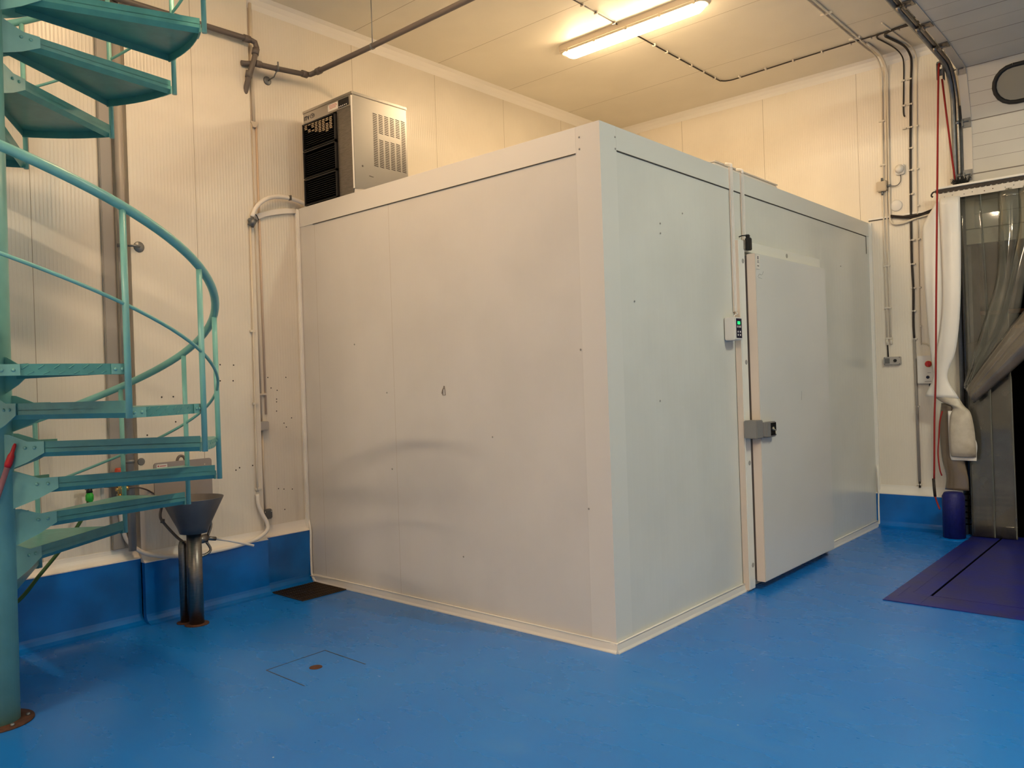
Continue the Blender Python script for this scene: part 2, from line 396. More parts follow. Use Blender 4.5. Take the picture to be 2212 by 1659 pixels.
# slot that the downpipe runs in, and old screw holes left in the panels
holes = MB()
for y, z in [(-.747, 1.747), (-.64, 1.743), (-.751, 1.628), (-.648, 1.626), (-1.189, 1.524), (-1.107, 1.524), (-1.096, 1.347), (-1.298, 1.267), (-.65, .96), (-.512, .981), (-.62, .975)]:
    holes.lathe((XM+.0005, y, z), [(.006, 0), (.006, .001)], 8, (1, 0, 0))
for y, z in [(-.32, 1.647), (-.159, 1.645), (-.295, 1.564), (-.242, 1.544), (-.249, 1.475), (-.25, 1.453), (-.253, 1.381), (-.19, 1.282), (-.26, .771), (-.211, .761), (-.135, .752), (-.21, .60), (-.17, 1.25), (-.12, 1.32)]:
    holes.lathe((XL+.0005, y, z), [(.005, 0), (.005, .001)], 8, (1, 0, 0))
struct('trim_8', holes, 'seam_dark')
# dark loading dock beyond the opening
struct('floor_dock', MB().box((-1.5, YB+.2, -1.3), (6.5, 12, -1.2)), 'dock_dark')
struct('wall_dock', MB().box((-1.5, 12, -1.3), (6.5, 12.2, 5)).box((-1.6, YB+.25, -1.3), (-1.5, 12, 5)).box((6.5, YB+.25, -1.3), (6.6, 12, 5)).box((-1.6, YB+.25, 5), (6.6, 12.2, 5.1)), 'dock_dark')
struct('trim_9', MB().box((DX0, YB-.0, 0), (DX0+.03, YB+.3, DZ)).box((DX1-.03, YB, 0), (DX1, YB+.3, DZ)).box((DX0, YB, DZ-.03), (DX1, YB+.3, DZ)), 'galv')
# ================================================================== COLD ROOM
cr = thing('cold_room', 'white sandwich-panel cold room standing in the corner of the blue floor', 'cold room', (-1.49, 2.3, 0))
# shell with the door opening left closed by the leaf
MB().box((XL+.012, .0, .004), (-.0, .08, HB)).build('side_wall', 'cold_room_side', cr)
MB().box((-.08, .0801, .004), (.0, YB-.006, HB)).build('front_wall', 'cold_room_front', cr)
MB().box((XL+.012, .0801, HB-.08), (-.0801, YB-.006, HB-.001)).build('roof', 'flash_white', cr)
fl = MB()
# L-shaped flashings along the top edges, corner post and skirting
fl.box((XL+.012, -.004, 2.853), (-.165, -.0003, HB)).box((XL+.012, -.004, HB), (-.165, .04, HB+.003))
fl.build('top_flashing', 'flash_white', cr)
MB().box((.0003, .160, 2.866), (.004, YB-.008, HB)).box((-.04, .160, HB), (.004, YB-.008, HB+.003)).build('top_flashing', 'front_white', cr)
MB().box((-.165, -.003, .05), (.003, -.0003, HB+.004)).box((-.165, -.0003, HB), (.0003, .16, HB+.004)).build('corner_post', 'post_white', cr)
MB().box((.0003, -.0003, .05), (.003, .16, HB+.004)).build('corner_post', 'front_white', cr)
MB().box((-2.77, -.0055, 2.848), (-.17, -.002, 2.853)).box((.002, .165, 2.860), (.0055, 4.505, 2.866)).box((.002, 4.500, 2.69), (.0055, 4.505, 2.866)).build('joint_line', 'seam_dark', cr)
sk = MB()
sp = [(0, 0), (.030, 0), (.030, .006), (.022, .018), (.016, .044), (.012, .054), (0, .056)]
sk.prism([(XL+.02, -a, b) for a, b in sp], (-XL-.02+.016, 0, 0)); sk.prism([(a, -.016, b) for a, b in sp], (0, 1.68+.016, 0)); sk.prism([(a, 3.12, b) for a, b in sp], (0, YB-3.12-.05, 0))
sk.build('skirting', 'flash_white', cr)
sl = MB()
sl.tube([(XL+.115, -.022, .004), (XL+.066, -.022, .05), (XL+.052, -.016, .15), (XL+.050, -.014, .28), (XL+.052, -.012, .41), (XL+.022, -.008, .5)], .009, 8, sm=4)
sl.tube([(XL+.05, -.028, .045), (-2.6, -.018, .058), (-1.4, -.016, .058), (-.03, -.018, .058)], .0035, 6)
sl.tube([(.018, -.0, .058), (.018, 1.67, .058)], .0035, 6); sl.tube([(.018, 3.14, .058), (.018, 4.55, .058)], .0035, 6)
sl.tube([(.025, YB-.06, .0), (.022, YB-.052, .2), (.026, YB-.052, .4), (.012, YB-.03, .6)], .008, 8, sm=4)
sl.build('sealant_bead', 'seal_white', cr)
sc = MB()
for x, z in [(-.14, 2.94), (-.14, 2.872), (-2.29, 1.87), (-1.93, 1.5), (-1.9, .95), (-.18, 1.72), (-.9, 1.2), (-1.2, .4), (-.16, .8)]: sc.lathe((x, -.004, z), [(.006, 0), (.004, .003)], 10, (0, -1, 0))
for y, z in [(.15, 2.94), (.15, 2.872), (.62, 2.5), (.62, 2.44), (.9, 2.6), (.55, 1.4), (.3, 2.0), (3.77, 2.506)]: sc.lathe((.004, y, z), [(.006, 0), (.004, .003)], 10, (1, 0, 0))
pieces(sc, 'rivet', 'dot_grey', cr)
# small pictogram outline drawn on the side wall
pic = MB()
def line2(mb, pts, y, wd):
    for a, b in zip(pts, pts[1:]): mb.tube([(a[0], y, a[1]), (b[0], y, b[1])], wd, 6)
line2(pic, [(-1.348, 1.474), (-1.321, 1.474), (-1.324, 1.516), (-1.326, 1.532), (-1.332, 1.536), (-1.337, 1.522), (-1.345, 1.512), (-1.346, 1.474)], -.0035, .0016)
line2(pic, [(-1.326, 1.516), (-1.341, 1.516), (-1.352, 1.508), (-1.346, 1.504), (-1.355, 1.498), (-1.347, 1.494), (-1.358, 1.488), (-1.347, 1.486)], -.0035, .0014)
pic.build('pictogram', 'ink_pale', cr)
# ---- cold room door
dr = MB().box((.062, 1.702, .058), (.125, 3.052, 2.408), .006)
leaf = dr.build('door', 'leaf_white', cr)
MB().box((.0620, 1.697, .060), (.1225, 1.7018, 2.405)).build('door_edge', 'leaf_edge', leaf)
MB().box((.020, 1.705, .07), (.061, 1.715, 2.40)).box((.020, 1.715, .065), (.061, 3.045, .078)).build('gasket', 'gasket', leaf)
fm = MB().box((.0041, 1.600, .012), (.052, 1.690, 2.505), .004).box((.0041, 1.690, 2.425), (.050, 3.14, 2.505), .004).box((.0041, 3.06, .012), (.052, 3.14, 2.425), .004)
frame = fm.build('door_frame', 'frame_white', cr)
MB().box((.0045, 1.594, .012), (.046, 1.5998, 2.50)).build('frame_edge', 'leaf_edge', frame)
for z in (2.355, 1.632, .912, .182): MB().lathe((.052, 1.656, z), [(.017, 0), (.017, .002), (.013, .003)], 18, (1, 0, 0)).build('screw_cap', 'dot_grey', frame)
MB().lathe((.050, 2.44, 2.466), [(.017, 0), (.017, .002), (.013, .003)], 18, (1, 0, 0)).build('screw_cap', 'dot_grey', frame)
for a, b in ((2.00, 2.16), (1.60, 1.75), (.95, 1.10), (.28, .43)): MB().box((.110, 3.0525, a), (.1175, 3.062, b)).build('hinge_or_slit_shade', 'seam_dark', leaf)  # dark strips standing in for the shade in slits along the leaf edge
st = MB().box((.126, 1.712, 2.295), (.128, 1.765, 2.40)).build('sticker', 'paper', leaf)
MB().box((.1281, 1.732, 2.365), (.1285, 1.745, 2.388)).box((.1281, 1.728, 2.352), (.1285, 1.750, 2.356)).box((.1281, 1.724, 2.342), (.1285, 1.754, 2.346)).box((.1281, 1.724, 2.315), (.1285, 1.752, 2.321)).build('sticker_print', 'ink', st)
# scuffs on the leaf
MB().tube([(.1255, 1.735, 2.24), (.1255, 1.76, 2.262), (.1255, 1.80, 2.258), (.1255, 1.83, 2.285)], .0013, 5, sm=3).tube([(.1255, 1.74, 2.235), (.1255, 1.80, 2.232)], .0012, 5).tube([(.1255, 2.45, 1.33), (.1255, 2.46, 1.40)], .0012, 5).build('scuff_mark', 'dot_grey', leaf)
lk = MB().box((.052, 1.585, 1.090), (.150, 1.685, 1.218), .005).build('latch_keeper', 'lock_grey', frame)
hd = MB().box((.1251, 1.705, 1.090), (.170, 1.865, 1.200), .006).box((.14, 1.680, 1.10), (.160, 1.71, 1.20)).build('latch', 'lock_grey', leaf)
MB().box((.1702, 1.765, 1.102), (.172, 1.855, 1.192)).build('latch_plate', 'black_gloss', hd)
MB().lathe((.172, 1.80, 1.150), [(.013, 0), (.013, .006), (.008, .008)], 16, (1, 0, 0)).lathe((.190, 1.805, 1.122), [(.013, -.002), (.013, .002)], 16, (1, .3, 0)).tube([(.178, 1.80, 1.150), (.190, 1.802, 1.137)], .004, 8).build('key', 'key_metal', hd)
# black micro switch above the leaf
ms = thing('door_switch', 'black door contact switch above the cold room door leaf', 'switch', (.056, 1.71, 2.43))
MB().box((.0525, 1.695, 2.435), (.088, 1.740, 2.525), .005).box((.0535, 1.705, 2.525), (.08, 1.728, 2.548), .004).build('switch_body', 'black', ms)
MB().box((.0525, 1.672, 2.440), (.066, 1.6945, 2.505), .002).build('mounting_plate', 'steel_dark', ms)
MB().tube([(.0565, 1.60, 2.520), (.058, 1.64, 2.532), (.062, 1.69, 2.540), (.066, 1.70, 2.545)], .0045, 8, sm=4).build('cable', 'black', ms)
# ---- thermostat on the cold room front
th = thing('thermostat', 'white cold room thermostat with a green digital display beside the door', 'thermostat', (.03, 1.50, 1.785))
MB().box((.0042, 1.430, 1.785), (.082, 1.545, 1.945), .006).build('housing', 'white_plastic', th)
MB().box((.0821, 1.455, 1.800), (.0835, 1.538, 1.936)).build('front_panel', 'navy_panel', th)
MB().box((.0836, 1.473, 1.895), (.0842, 1.513, 1.916)).build('display', 'led_green', th)
bt = MB()
for i, y in enumerate((1.470, 1.487, 1.504, 1.520)): bt.box((.0836, y-.004, 1.872), (.0846, y+.003, 1.886))
for y in (1.478, 1.512):
    for z in (1.843, 1.821): bt.lathe((.0836, y, z), [(.007, 0), (.007, .0012)], 12, (1, 0, 0))
pieces(bt, 'button', 'white_plastic', th)
text_mb('-19', .020, face_x(.0843, 1.480, 1.8985), .0002).build('digits', 'ink', th)
# two plastic conduits feeding it over the front of the cold room
def conduit(y, z0, z1, nm, lab):
    t = thing(nm, lab, 'conduit', (.02, y, z0))
    MB().box((.0042, y-.012, z0), (.026, y+.012, z1), .006).build('duct', 'white_plastic', t)
    MB().tube([(.015, y, z1-.004), (.013, y+.001, z1+.02), (-.03, y+.01, z1+.035)], .010, 8, sm=4).build('bend', 'white_plastic', t)
    MB().box((.0042, y-.0165, z0), (.010, y-.0125, z1)).build('backing_strip', 'leaf_edge', t)
conduit(1.592, 1.990, 3.02, 'plastic_conduit', 'white plastic conduit running down to the thermostat')
conduit(1.768, 2.52, 3.01, 'plastic_conduit', 'shorter white plastic conduit ending above the black door switch')
MB_t = MB().tube([(.02, 1.590, 1.992), (.03, 1.585, 1.975), (.036, 1.53, 1.965), (.036, 1.52, 1.943)], .004, 8, sm=3)
single('sensor_cable', MB_t, 'white_plastic', 'thin white cable looping from the conduit into the thermostat', 'cable')
tb = thing('cable_trunking', 'low white housing lying on the roof edge of the cold room', 'trunking', (-.27, 2.3, HB))
MB().box((-.36, 1.775, HB+.0), (-.20, 2.90, HB+.140), .01).build('housing', 'white_plastic', tb)
MB().box((-.365, 1.77, HB+.1405), (-.195, 2.905, HB+.150), .004).build('lid', 'white_plastic', tb)
# ================================================================== ICE MACHINE on the roof
IX0, IX1, IY0, IY1, IZ0, IZ1 = -2.868, -2.236, .012, .545, HB+.004, 3.768
im = thing('ice_machine', 'stainless steel ice machine with black louvred front on the cold room roof', 'ice machine', ((IX0+IX1)/2, (IY0+IY1)/2, IZ0))
MB().box((IX0, IY0, IZ0), (IX1, IY1, IZ1-.022), .003).build('body', 'steel', im)
MB().box((IX0-.004, IY0-.008, IZ1-.022), (IX1+.006, IY1+.004, IZ1), .003).build('lid', 'steel', im)
gx1 = -2.430
fp = MB().box((IX0+.004, IY0-.006, 3.665), (IX1-.012, IY0-.0005, IZ1-.024), .001).build('fascia', 'steel', im)
MB().box((gx1+.006, IY0-.006, IZ0+.004), (IX1-.012, IY0-.0005, 3.660), .001).build('front_panel', 'steel_dark', im)
MB().box((IX1-.010, IY0-.010, IZ0+.035), (IX1+.000, IY0-.0005, IZ1-.03), .002).build('edge_trim', 'trim_white', im)
MB().box((IX0+.006, IY0-.004, IZ0+.002), (gx1, IY0-.0005, 3.660)).build('grille_back', 'void_black', im)
secs = [(IZ0+.006, 3.215), (3.222, 3.437), (3.444, 3.655)]
for za, zb in secs:
    g = MB(); g.box((IX0+.006, IY0-.022, za), (IX0+.020, IY0-.0045, zb)).box((gx1-.012, IY0-.022, za), (gx1, IY0-.0045, zb)).box((IX0+.006, IY0-.022, zb-.010), (gx1, IY0-.0045, zb)).box((IX0+.006, IY0-.022, za), (gx1, IY0-.0045, za+.006))
    g.build('grille_frame', 'black', im)
    k = MB(); n = int((zb-za-.02)/.0165)
    for i in range(n):
        z = za+.012+i*.0165
        k.prism([(IX0+.021, IY0-.020, z), (IX0+.021, IY0-.008, z+.009), (IX0+.021, IY0-.006, z+.0075), (IX0+.021, IY0-.018, z-.0015)], (gx1-IX0-.034, 0, 0))
    k.build('louvre', 'black_gloss', im)
# tan plates: backlight through the upper grille section, put in as colour
cg = MB()
for c in range(8):
    for r in range(9):
        if random.random() < .10: continue
        x = IX0+.040+c*.047+(.0 if r % 2 else .004); z = 3.635-r*.0135-.001*c
        if r > 3.6+c*.6: continue
        cg.box((x, IY0-.0245, z-.004), (x+.034, IY0-.0225, z+.004), .0015)
cg.build('grille_backlight', 'slot_glow_tan', im)
text_mb('ITV', .047, face_y(-2.850, IY0-.0076, 3.687), .0008).build('lettering', 'ink', im)
lg = MB()
def arc(cx, cz, r, a0, a1, n=10): return [(cx+r*math.cos(math.radians(a0+(a1-a0)*k/n)), IY0-.0068, cz+r*math.sin(math.radians(a0+(a1-a0)*k/n))) for k in range(n+1)]
lg.tube([(-2.754, IY0-.0068, 3.722)] + arc(-2.752, 3.704, .014, 150, 270) + [(-2.730, IY0-.0068, 3.690)] + arc(-2.732, 3.706, .016, 270, 400), .0016, 6)
lg.tube([(-2.744, IY0-.0068, 3.698), (-2.744, IY0-.0068, 3.722), (-2.734, IY0-.0068, 3.722)] + arc(-2.735, 3.712, .010, 80, -80) + [(-2.744, IY0-.0068, 3.702)], .0016, 6)
lg.build('logo', 'ink', im)
lb = MB().box((-2.530, IY0-.0075, 3.680), (-2.405, IY0-.0062, 3.732)).build('rating_label', 'paper', im)
pr = MB()
for i, (a, b) in enumerate(((.010, .10), (.018, .105), (.03, .09))): pr.box((-2.52+a*.3, IY0-.0080, 3.720-.011*i), (-2.52+b, IY0-.0076, 3.723-.011*i+.001))
pr.build('label_print', 'ink_red', lb)
ds = MB().box((-2.400, IY0-.0075, 3.676), (-2.270, IY0-.0062, 3.736)).build('display', 'black_gloss', im)
dd = MB()
for i in range(5): dd.box((-2.392+i*.022, IY0-.0082, 3.682), (-2.382+i*.022, IY0-.0076, 3.690))
dd.build('display_mark', 'paper', ds)
# vent slots stamped in the side
vs = MB()
cols = [(.222+.0565*i) for i in range(6)]
for i, y in enumerate(cols):
    for j in range(30):
        z = 3.648-.0138*j-.0012*i*0
        if 1 <= i <= 4 and 11 <= j <= 13: continue
        vs.prism([(IX1+.0003, y-.0195, z), (IX1+.0003, y+.0195, z-.004), (IX1+.0003, y+.0195, z-.0095), (IX1+.0003, y-.0195, z-.0055)], (.0012, 0, 0))
vs.build('vent_slots', 'brown_black', im)
MB().lathe((IX1+.0005, .09, 3.22), [(.008, 0), (.005, .004)], 10, (1, 0, 0)).build('stud', 'steel_dark', im)
MB().tube([(IX1+.001, .15, 3.155), (IX1+.001, .19, 3.153)], .003, 6).build('dent', 'steel_dark', im)
single('packing_scrap', MB().prism([(-2.231, -.0, HB+.005), (-2.10, .04, HB+.005), (-2.17, .01, HB+.022), (-2.223, -.002, HB+.030)], (0, .03, 0)), 'paper', 'small white packing scrap lying at the foot of the ice machine', 'scrap')
# ================================================================== PIPES ON THE LEFT
# overhead waste pipe
wp = thing('waste_pipe', 'dark grey waste pipe running along the left wall and over the ice machine', 'pipe', (-2.87, -.4, 4.0))
def sleeve(mb, p, d, r, l):
    p = Vector(p); d = Vector(d).normalized(); mb.tube([p-d*l/2, p+d*l/2], r, 14)
px = -2.87
MB().tube([(px, -3.9, 4.16), (px, -.50, 4.212), (px, -.44, 4.212), (px, -.40, 4.205), (px, -.388, 4.17), (px, -.415, 4.06), (px, -.44, 3.99), (px-.03, -.455, 3.90), (px-.08, -.46, 3.80), (px-.10, -.46, 3.55)], .021, 14).build('drop_pipe', 'pipe_grey', wp)
MB().tube([(px-.035, -.50, 4.030), (px-.03, -.46, 4.035), (px-.01, -.40, 4.045), (px+.0, -.20, 4.055), (px, .02, 4.075), (px+.01, .085, 4.085), (px+.07, .10, 4.092), (-2.1, .115, 4.094), (-1.0, .118, 4.098), (3.0, .12, 4.11)], .0205, 14).build('run_pipe', 'pipe_grey', wp)
jn = MB()
sleeve(jn, (px, -.47, 4.212), (0, 1, 0), .027, .05); sleeve(jn, (px, -.398, 4.135), (0, .25, 1), .027, .05); sleeve(jn, (px-.02, -.448, 3.955), (.2, .1, 1), .026, .05)
sleeve(jn, (px, -.38, 4.046), (0, 1, 0), .026, .045); sleeve(jn, (px, .035, 4.078), (0, 1, 0), .027, .05); sleeve(jn, (px+.10, .102, 4.093), (1, 0, 0), .027, .05)
pieces(jn, 'joint', 'pipe_grey', wp)
cl = MB(); sleeve(cl, (px, -.215, 4.054), (0, 1, .05), .0245, .018); cl.tube([(px-.0, -.215, 4.04), (px-.04, -.22, 4.0), (XL+.01, -.23, 3.985)], .005, 8).lathe((XL+.001, -.235, 3.985), [(.035, 0), (.03, .008), (.01, .01)], 18, (1, 0, 0)).tube([(px, -.205, 4.075), (px, -.205, 4.11)], .006, 8)
cl.build('wall_clamp', 'galv', wp)
MB().tube([(-2.105, .116, 4.08), (-2.105, .116, ZC)], .0035, 6).lathe((-2.105, .116, 4.094), [(.024, -.01), (.024, .01)], 14, (1, 0, 0)).build('hanger_rod', 'galv', wp)
# vertical downpipe in the corner of the step
dp = thing('downpipe', 'grey vertical downpipe clamped to the left wall behind the spiral stair', 'pipe', (-2.90, -1.44, .52))
MB().tube([(-2.915, -1.425, .50), (-2.915, -1.425, ZC)], .026, 16).build('pipe', 'downpipe_grey', dp)
MB().box((XL+.001, -1.535, .515), (XL+.030, -1.455, ZC-.002), .004).build('cover_strip', 'downpipe_grey', dp)
MB().lathe((-2.915, -1.425, 2.55), [(.031, -.012), (.031, .012)], 16).lathe((XM+.0, -1.31, 2.555), [(.038, 0), (.034, .006), (.008, .010)], 18, (1, 0, 0)).tube([(-2.913, -1.39, 2.555), (XM+.03, -1.34, 2.556), (XM+.012, -1.31, 2.556)], .007, 8).build('clamp', 'galv', dp)
MB().lathe((-2.915, -1.425, 1.10), [(.031, -.012), (.031, .012)], 16).lathe((XM+.0, -1.345, 1.09), [(.026, 0), (.022, .006)], 14, (1, 0, 0)).build('clamp', 'galv', dp)
# thin conduit down the left wall with junction box and socket
tc_ = thing('wall_conduit', 'thin cream conduit down the left wall beside the cold room', 'conduit', (XL+.02, -.39, .6))
MB().tube([(XL+.014, -.375, ZC-.05), (XL+.014, -.375, 3.63)], .013, 10).build('wide_duct', 'pvc_cream', tc_)
MB().tube([(XL+.010, -.352, 3.63), (XL+.010, -.352, 1.36)], .008, 8).build('duct', 'copper', tc_)
MB().tube([(XL+.012, -.395, 3.63), (XL+.012, -.395, 1.31)], .008, 8).build('duct', 'pvc_cream', tc_)
MB().tube([(XL+.012, -.392, 1.235), (XL+.012, -.392, .628)], .008, 8).build('duct', 'pvc_cream', tc_)
MB().prism([(XL+.0005, -.41, 3.63), (XL+.0005, -.335, 3.63), (XL+.0005, -.36, 3.585), (XL+.0005, -.385, 3.585)], (.022, 0, 0)).build('reducer', 'pvc_cream', tc_)
MB().box((XL+.0005, -.405, 1.51), (XL+.02, -.345, 1.525), .002).build('clip', 'pvc_cream', tc_)
jb = single('junction_box', MB().box((XL+.0005, -.437, 1.238), (XL+.05, -.350, 1.308), .006), 'box_grey', 'small grey square junction box on the thin conduit of the left wall', 'junction box')
so = thing('wall_socket', 'dark grey weatherproof socket on the left wall just above the white coving', 'socket', (XL+.02, -.385, .55))
MB().box((XL+.0005, -.428, .552), (XL+.045, -.344, .628), .008).build('housing', 'socket_grey', so)
MB().box((XL+.0455, -.419, .560), (XL+.050, -.353, .619), .004).build('lid', 'lid_grey', so)
cs = MB()
for y in (-.413, -.359): cs.lathe((XL+.0502, y, .612), [(.0045, 0), (.0045, .001)], 8, (1, 0, 0))
pieces(cs, 'screw', 'silver', so)
# white conduit with end fitting, arching to the ice machine
wc = thing('flexible_conduit', 'white conduit arching from the left wall joint to the ice machine', 'conduit', (XM, -.45, .5))
MB().tube([(XM+.02, -.455, 2.87), (XM+.022, -.430, 2.93), (XM+.02, -.385, 2.985), (XM+.018, -.32, 3.030), (XM+.0, -.22, 3.062), (XM-.01, -.09, 3.070), (XM-.012, .015, 3.052), (XM-.012, .06, 3.03)], .0165, 12, sm=5).build('arch', 'pvc_white', wc)
MB().tube([(XM+.018, -.470, 2.80), (XM+.030, -.444, 2.852)], .026, 14).tube([(XM+.012, -.470, 2.842), (XM+.035, -.470, 2.842)], .020, 12).build('fitting', 'galv', wc)
MB().box((XM-.01, -.112, 3.05), (XM+.02, -.100, 3.09), .002).build('clip', 'steel_dark', wc)
ce = thing('cable_channel', 'flat white cable channel curving up to the cold room top corner', 'cable duct', (XL+.03, -.2, 2.9))
MB().ribbon([((XL+.012, -.40, 2.905), (XL+.012, -.375, 2.868)), ((XL+.012, -.30, 2.946), (XL+.012, -.29, 2.906)), ((XL+.012, -.17, 2.982), (XL+.012, -.165, 2.94)), ((XL+.012, -.03, 3.003), (XL+.012, -.03, 2.965))], th=.02).build('channel', 'pvc_white', ce)
MB().tube([(XL+.02, -.41, 2.916), (XL+.025, -.385, 2.900), (XL+.022, -.366, 2.868)], .004, 6, sm=3).build('end_ring', 'brown_black', ce)
wh = thing('water_hose', 'white hose dropping down the left wall and sagging along the coving', 'hose', (XL+.1, -.5, .4))
MB().tube([(XM+.014, -.47, 2.80), (XM+.014, -.475, 2.0), (XM+.014, -.487, 1.0), (XM+.014, -.488, .78)], .0075, 10).build('thin_pipe', 'pvc_cream', wh)
MB().tube([(XM+.012, -.489, .76), (XM+.022, -.487, .68), (XM+.035, -.46, .60), (XM+.045, -.432, .535), (XM+.055, -.445, .478), (XM+.062, -.55, .43), (XM+.06, -.76, .405), (XM+.06, -1.0, .405), (XM+.055, -1.20, .425), (XM+.03, -1.36, .475), (XM-.01, -1.45, .57), (XL+.04, -1.475, .68), (XL+.05, -1.49, .80), (XL+.06, -1.50, .89)], .0145, 12, sm=5).build('hose', 'pvc_white', wh)
hc = MB()
for z in (2.0, 1.45, .80): hc.box((XM+.0005, -.50, z-.008), (XM+.02, -.455, z+.008), .002)
pieces(hc, 'clip', 'clip_white', wh)
# water valves and green garden hose
vv = thing('water_valve', 'brass water valve with red cap on the left wall behind the stair treads', 'valve', (XL+.1, -1.51, .88))
X = XL+.09
MB().tube([(X, -1.505, .87), (X, -1.505, 1.0)], .013, 12).tube([(X, -1.53, .925), (X, -1.465, .925)], .012, 12).tube([(X, -1.47, .925), (X, -1.450, .925)], .017, 6).lathe((X, -1.505, .875), [(.018, -.02), (.018, .01)], 6).build('body', 'brass', vv)
MB().lathe((X, -1.507, 1.010), [(.024, 0), (.026, .01), (.024, .045), (.020, .055)], 16).build('cap', 'red_cap', vv)
MB().tube([(XL+.0, -1.58, .965), (X, -1.575, .965), (X, -1.45, .97)], .013, 10).tube([(X, -1.72, .955), (X, -1.50, .962)], .012, 10).lathe((X, -1.58, .955), [(.024, -.01), (.02, .02)], 12).build('manifold', 'steel_dark', vv)
MB().tube([(X, -1.455, .925), (X+.01, -1.40, .925), (X-.0, -1.34, .905), (X-.03, -1.29, .88), (XM+.02, -1.23, .83), (XM+.02, -1.2, .79)], .005, 8, sm=4).build('flexible_tube', 'pipe_grey', vv)
gh = thing('garden_hose', 'green garden hose with bright green connector hanging by the left wall', 'hose', (XL+.1, -1.8, .3))
MB().tube([(X+.0, -1.700, .90), (X+.01, -1.712, .84), (X+.02, -1.75, .77), (X+.035, -1.83, .665), (X+.055, -1.93, .56), (X+.07, -2.03, .46), (X+.075, -2.12, .36), (X+.06, -2.22, .28)], .0115, 10, sm=5).build('hose', 'hose_green', gh)
MB().lathe((X, -1.695, .855), [(.016, 0), (.019, .012), (.024, .025), (.024, .055), (.019, .062), (.017, .070)], 16).build('connector', 'green_plastic', gh)
MB().lathe((X, -1.695, .926), [(.020, 0), (.017, .025)], 12).build('coupling', 'black', gh)
MB().lathe((X, -1.697, .838), [(.018, 0), (.018, .016)], 12).build('coupling', 'black', gh)
# ================================================================== SINK
SX, SY = -2.575, -1.165
sk_ = thing('hand_wash_basin', 'stainless steel cone hand-wash basin on a post beside the left wall', 'sink', (SX, SY, 0))
b = MB(); n = 40
def dring(r, z, flat):
    o = []
    for k in range(n):
        a = 2*PI*k/n; x, y = r*math.cos(a), r*math.sin(a)
        o.append((SX+max(x, -flat), SY+y, z))
    return o
rings = [dring(.088, .612, .088), dring(.104, .655, .10), dring(.196, .843, .175), dring(.196, .847, .175), dring(.189, .845, .170), dring(.096, .66, .093), dring(.02, .652, .02)]
bmv = [[b.bm.verts.new(Vector(p)) for p in r] for r in rings]
for r0, r1 in zip(bmv, bmv[1:]):
    for k in range(n): b.bm.faces.new((r0[k], r0[(k+1) % n], r1[(k+1) % n], r1[k])).smooth = True
b.bm.faces.new(bmv[0][::-1]); b.bm.faces.new(bmv[-1])
b.build('basin', 'basin_steel', sk_)
xs = SX-.18
sp_ = MB()
ys0, ys1, zs0, zs1, cr_ = SY-.170, SY+.238, .800, 1.085, .02
poly = [(ys0, zs0), (ys1, zs0)] + [(ys1-cr_+cr_*math.cos(a*PI/8), zs1-cr_+cr_*math.sin(a*PI/8)) for a in range(5)] + [(ys0+cr_-cr_*math.sin(a*PI/8), zs1-cr_+cr_*math.cos(a*PI/8)) for a in range(5)]
sp_.prism([(xs, y, z) for y, z in poly], (-.012, 0, 0)).build('splashback', 'splash_steel', sk_)
lbl = MB().box((xs+.0003, ys0+.018, 1.042), (xs+.001, ys0+.090, 1.074)).build('label', 'paper', sk_)
MB().box((xs+.0011, ys0+.024, 1.058), (xs+.0015, ys0+.034, 1.067)).box((xs+.0011, ys0+.038, 1.059), (xs+.0015, ys0+.082, 1.064)).box((xs+.0011, ys0+.034, 1.048), (xs+.0015, ys0+.078, 1.050)).build('label_print', 'ink_red', lbl)
MB().lathe((xs+.0005, ys0+.245, 1.038), [(.004, 0), (.004, .002)], 8, (1, 0, 0)).build('screw', 'silver', sk_)
MB().lathe((xs+.0005, ys0+.355, 1.045), [(.004, 0), (.004, .002)], 8, (1, 0, 0)).build('screw', 'silver', sk_)
MB().tube([(xs-.03, SY+.0, .95), (xs-.03, SY-.0, 1.06), (xs-.03, SY+.012, 1.105), (xs-.03, SY+.035, 1.115), (xs-.03, SY+.055, 1.10), (xs-.03, SY+.062, 1.06), (xs-.03, SY+.062, .98)], .0095, 10, sm=4).build('supply_pipe', 'pipe_grey', sk_)
MB().tube([(SX, SY, .006), (SX, SY, .615)], .0475, 24).build('post', 'steel_dark', sk_)
MB().lathe((SX, SY, 0), [(.078, 0), (.078, .005), (.05, .008)], 28).build('post_flange', 'rust', sk_)
MB().tube([(SX-.10, SY-.03, .006), (SX-.10, SY-.03, .52), (SX-.10, SY-.03, .55)], [.030, .030, .022], 18).build('drain_pipe', 'steel_dark', sk_)
MB().lathe((SX-.10, SY-.03, 0), [(.055, 0), (.055, .005), (.03, .008)], 24).build('drain_flange', 'rust', sk_)
MB().tube([(xs-.03, SY-.11, .80), (xs-.02, SY-.13, .72), (xs-.01, SY-.10, .66), (xs+.03, SY-.045, .575), (SX-.09, SY-.02, .535)], .0095, 10, sm=5).lathe((xs-.015, SY-.118, .69), [(.015, -.012), (.015, .012)], 8).build('hose', 'pipe_grey', sk_)
MB().tube([(SX-.05, SY+.03, .545), (SX-.04, SY+.11, .555)], .030, 16).tube([(SX-.04, SY+.10, .555), (SX-.03, SY+.17, .54)], .014, 12).tube([(SX-.05, SY+.12, .56), (SX-.05, SY+.15, .64), (SX-.05, SY+.115, .71), (SX-.06, SY+.09, .74)], .0095, 10, sm=4).tube([(SX-.04, SY+.10, .54), (SX-.03, SY+.13, .47), (SX-.03, SY+.07, .44), (SX-.04, SY+.02, .46)], .0095, 10, sm=4).build('knee_valve', 'steel_dark', sk_)
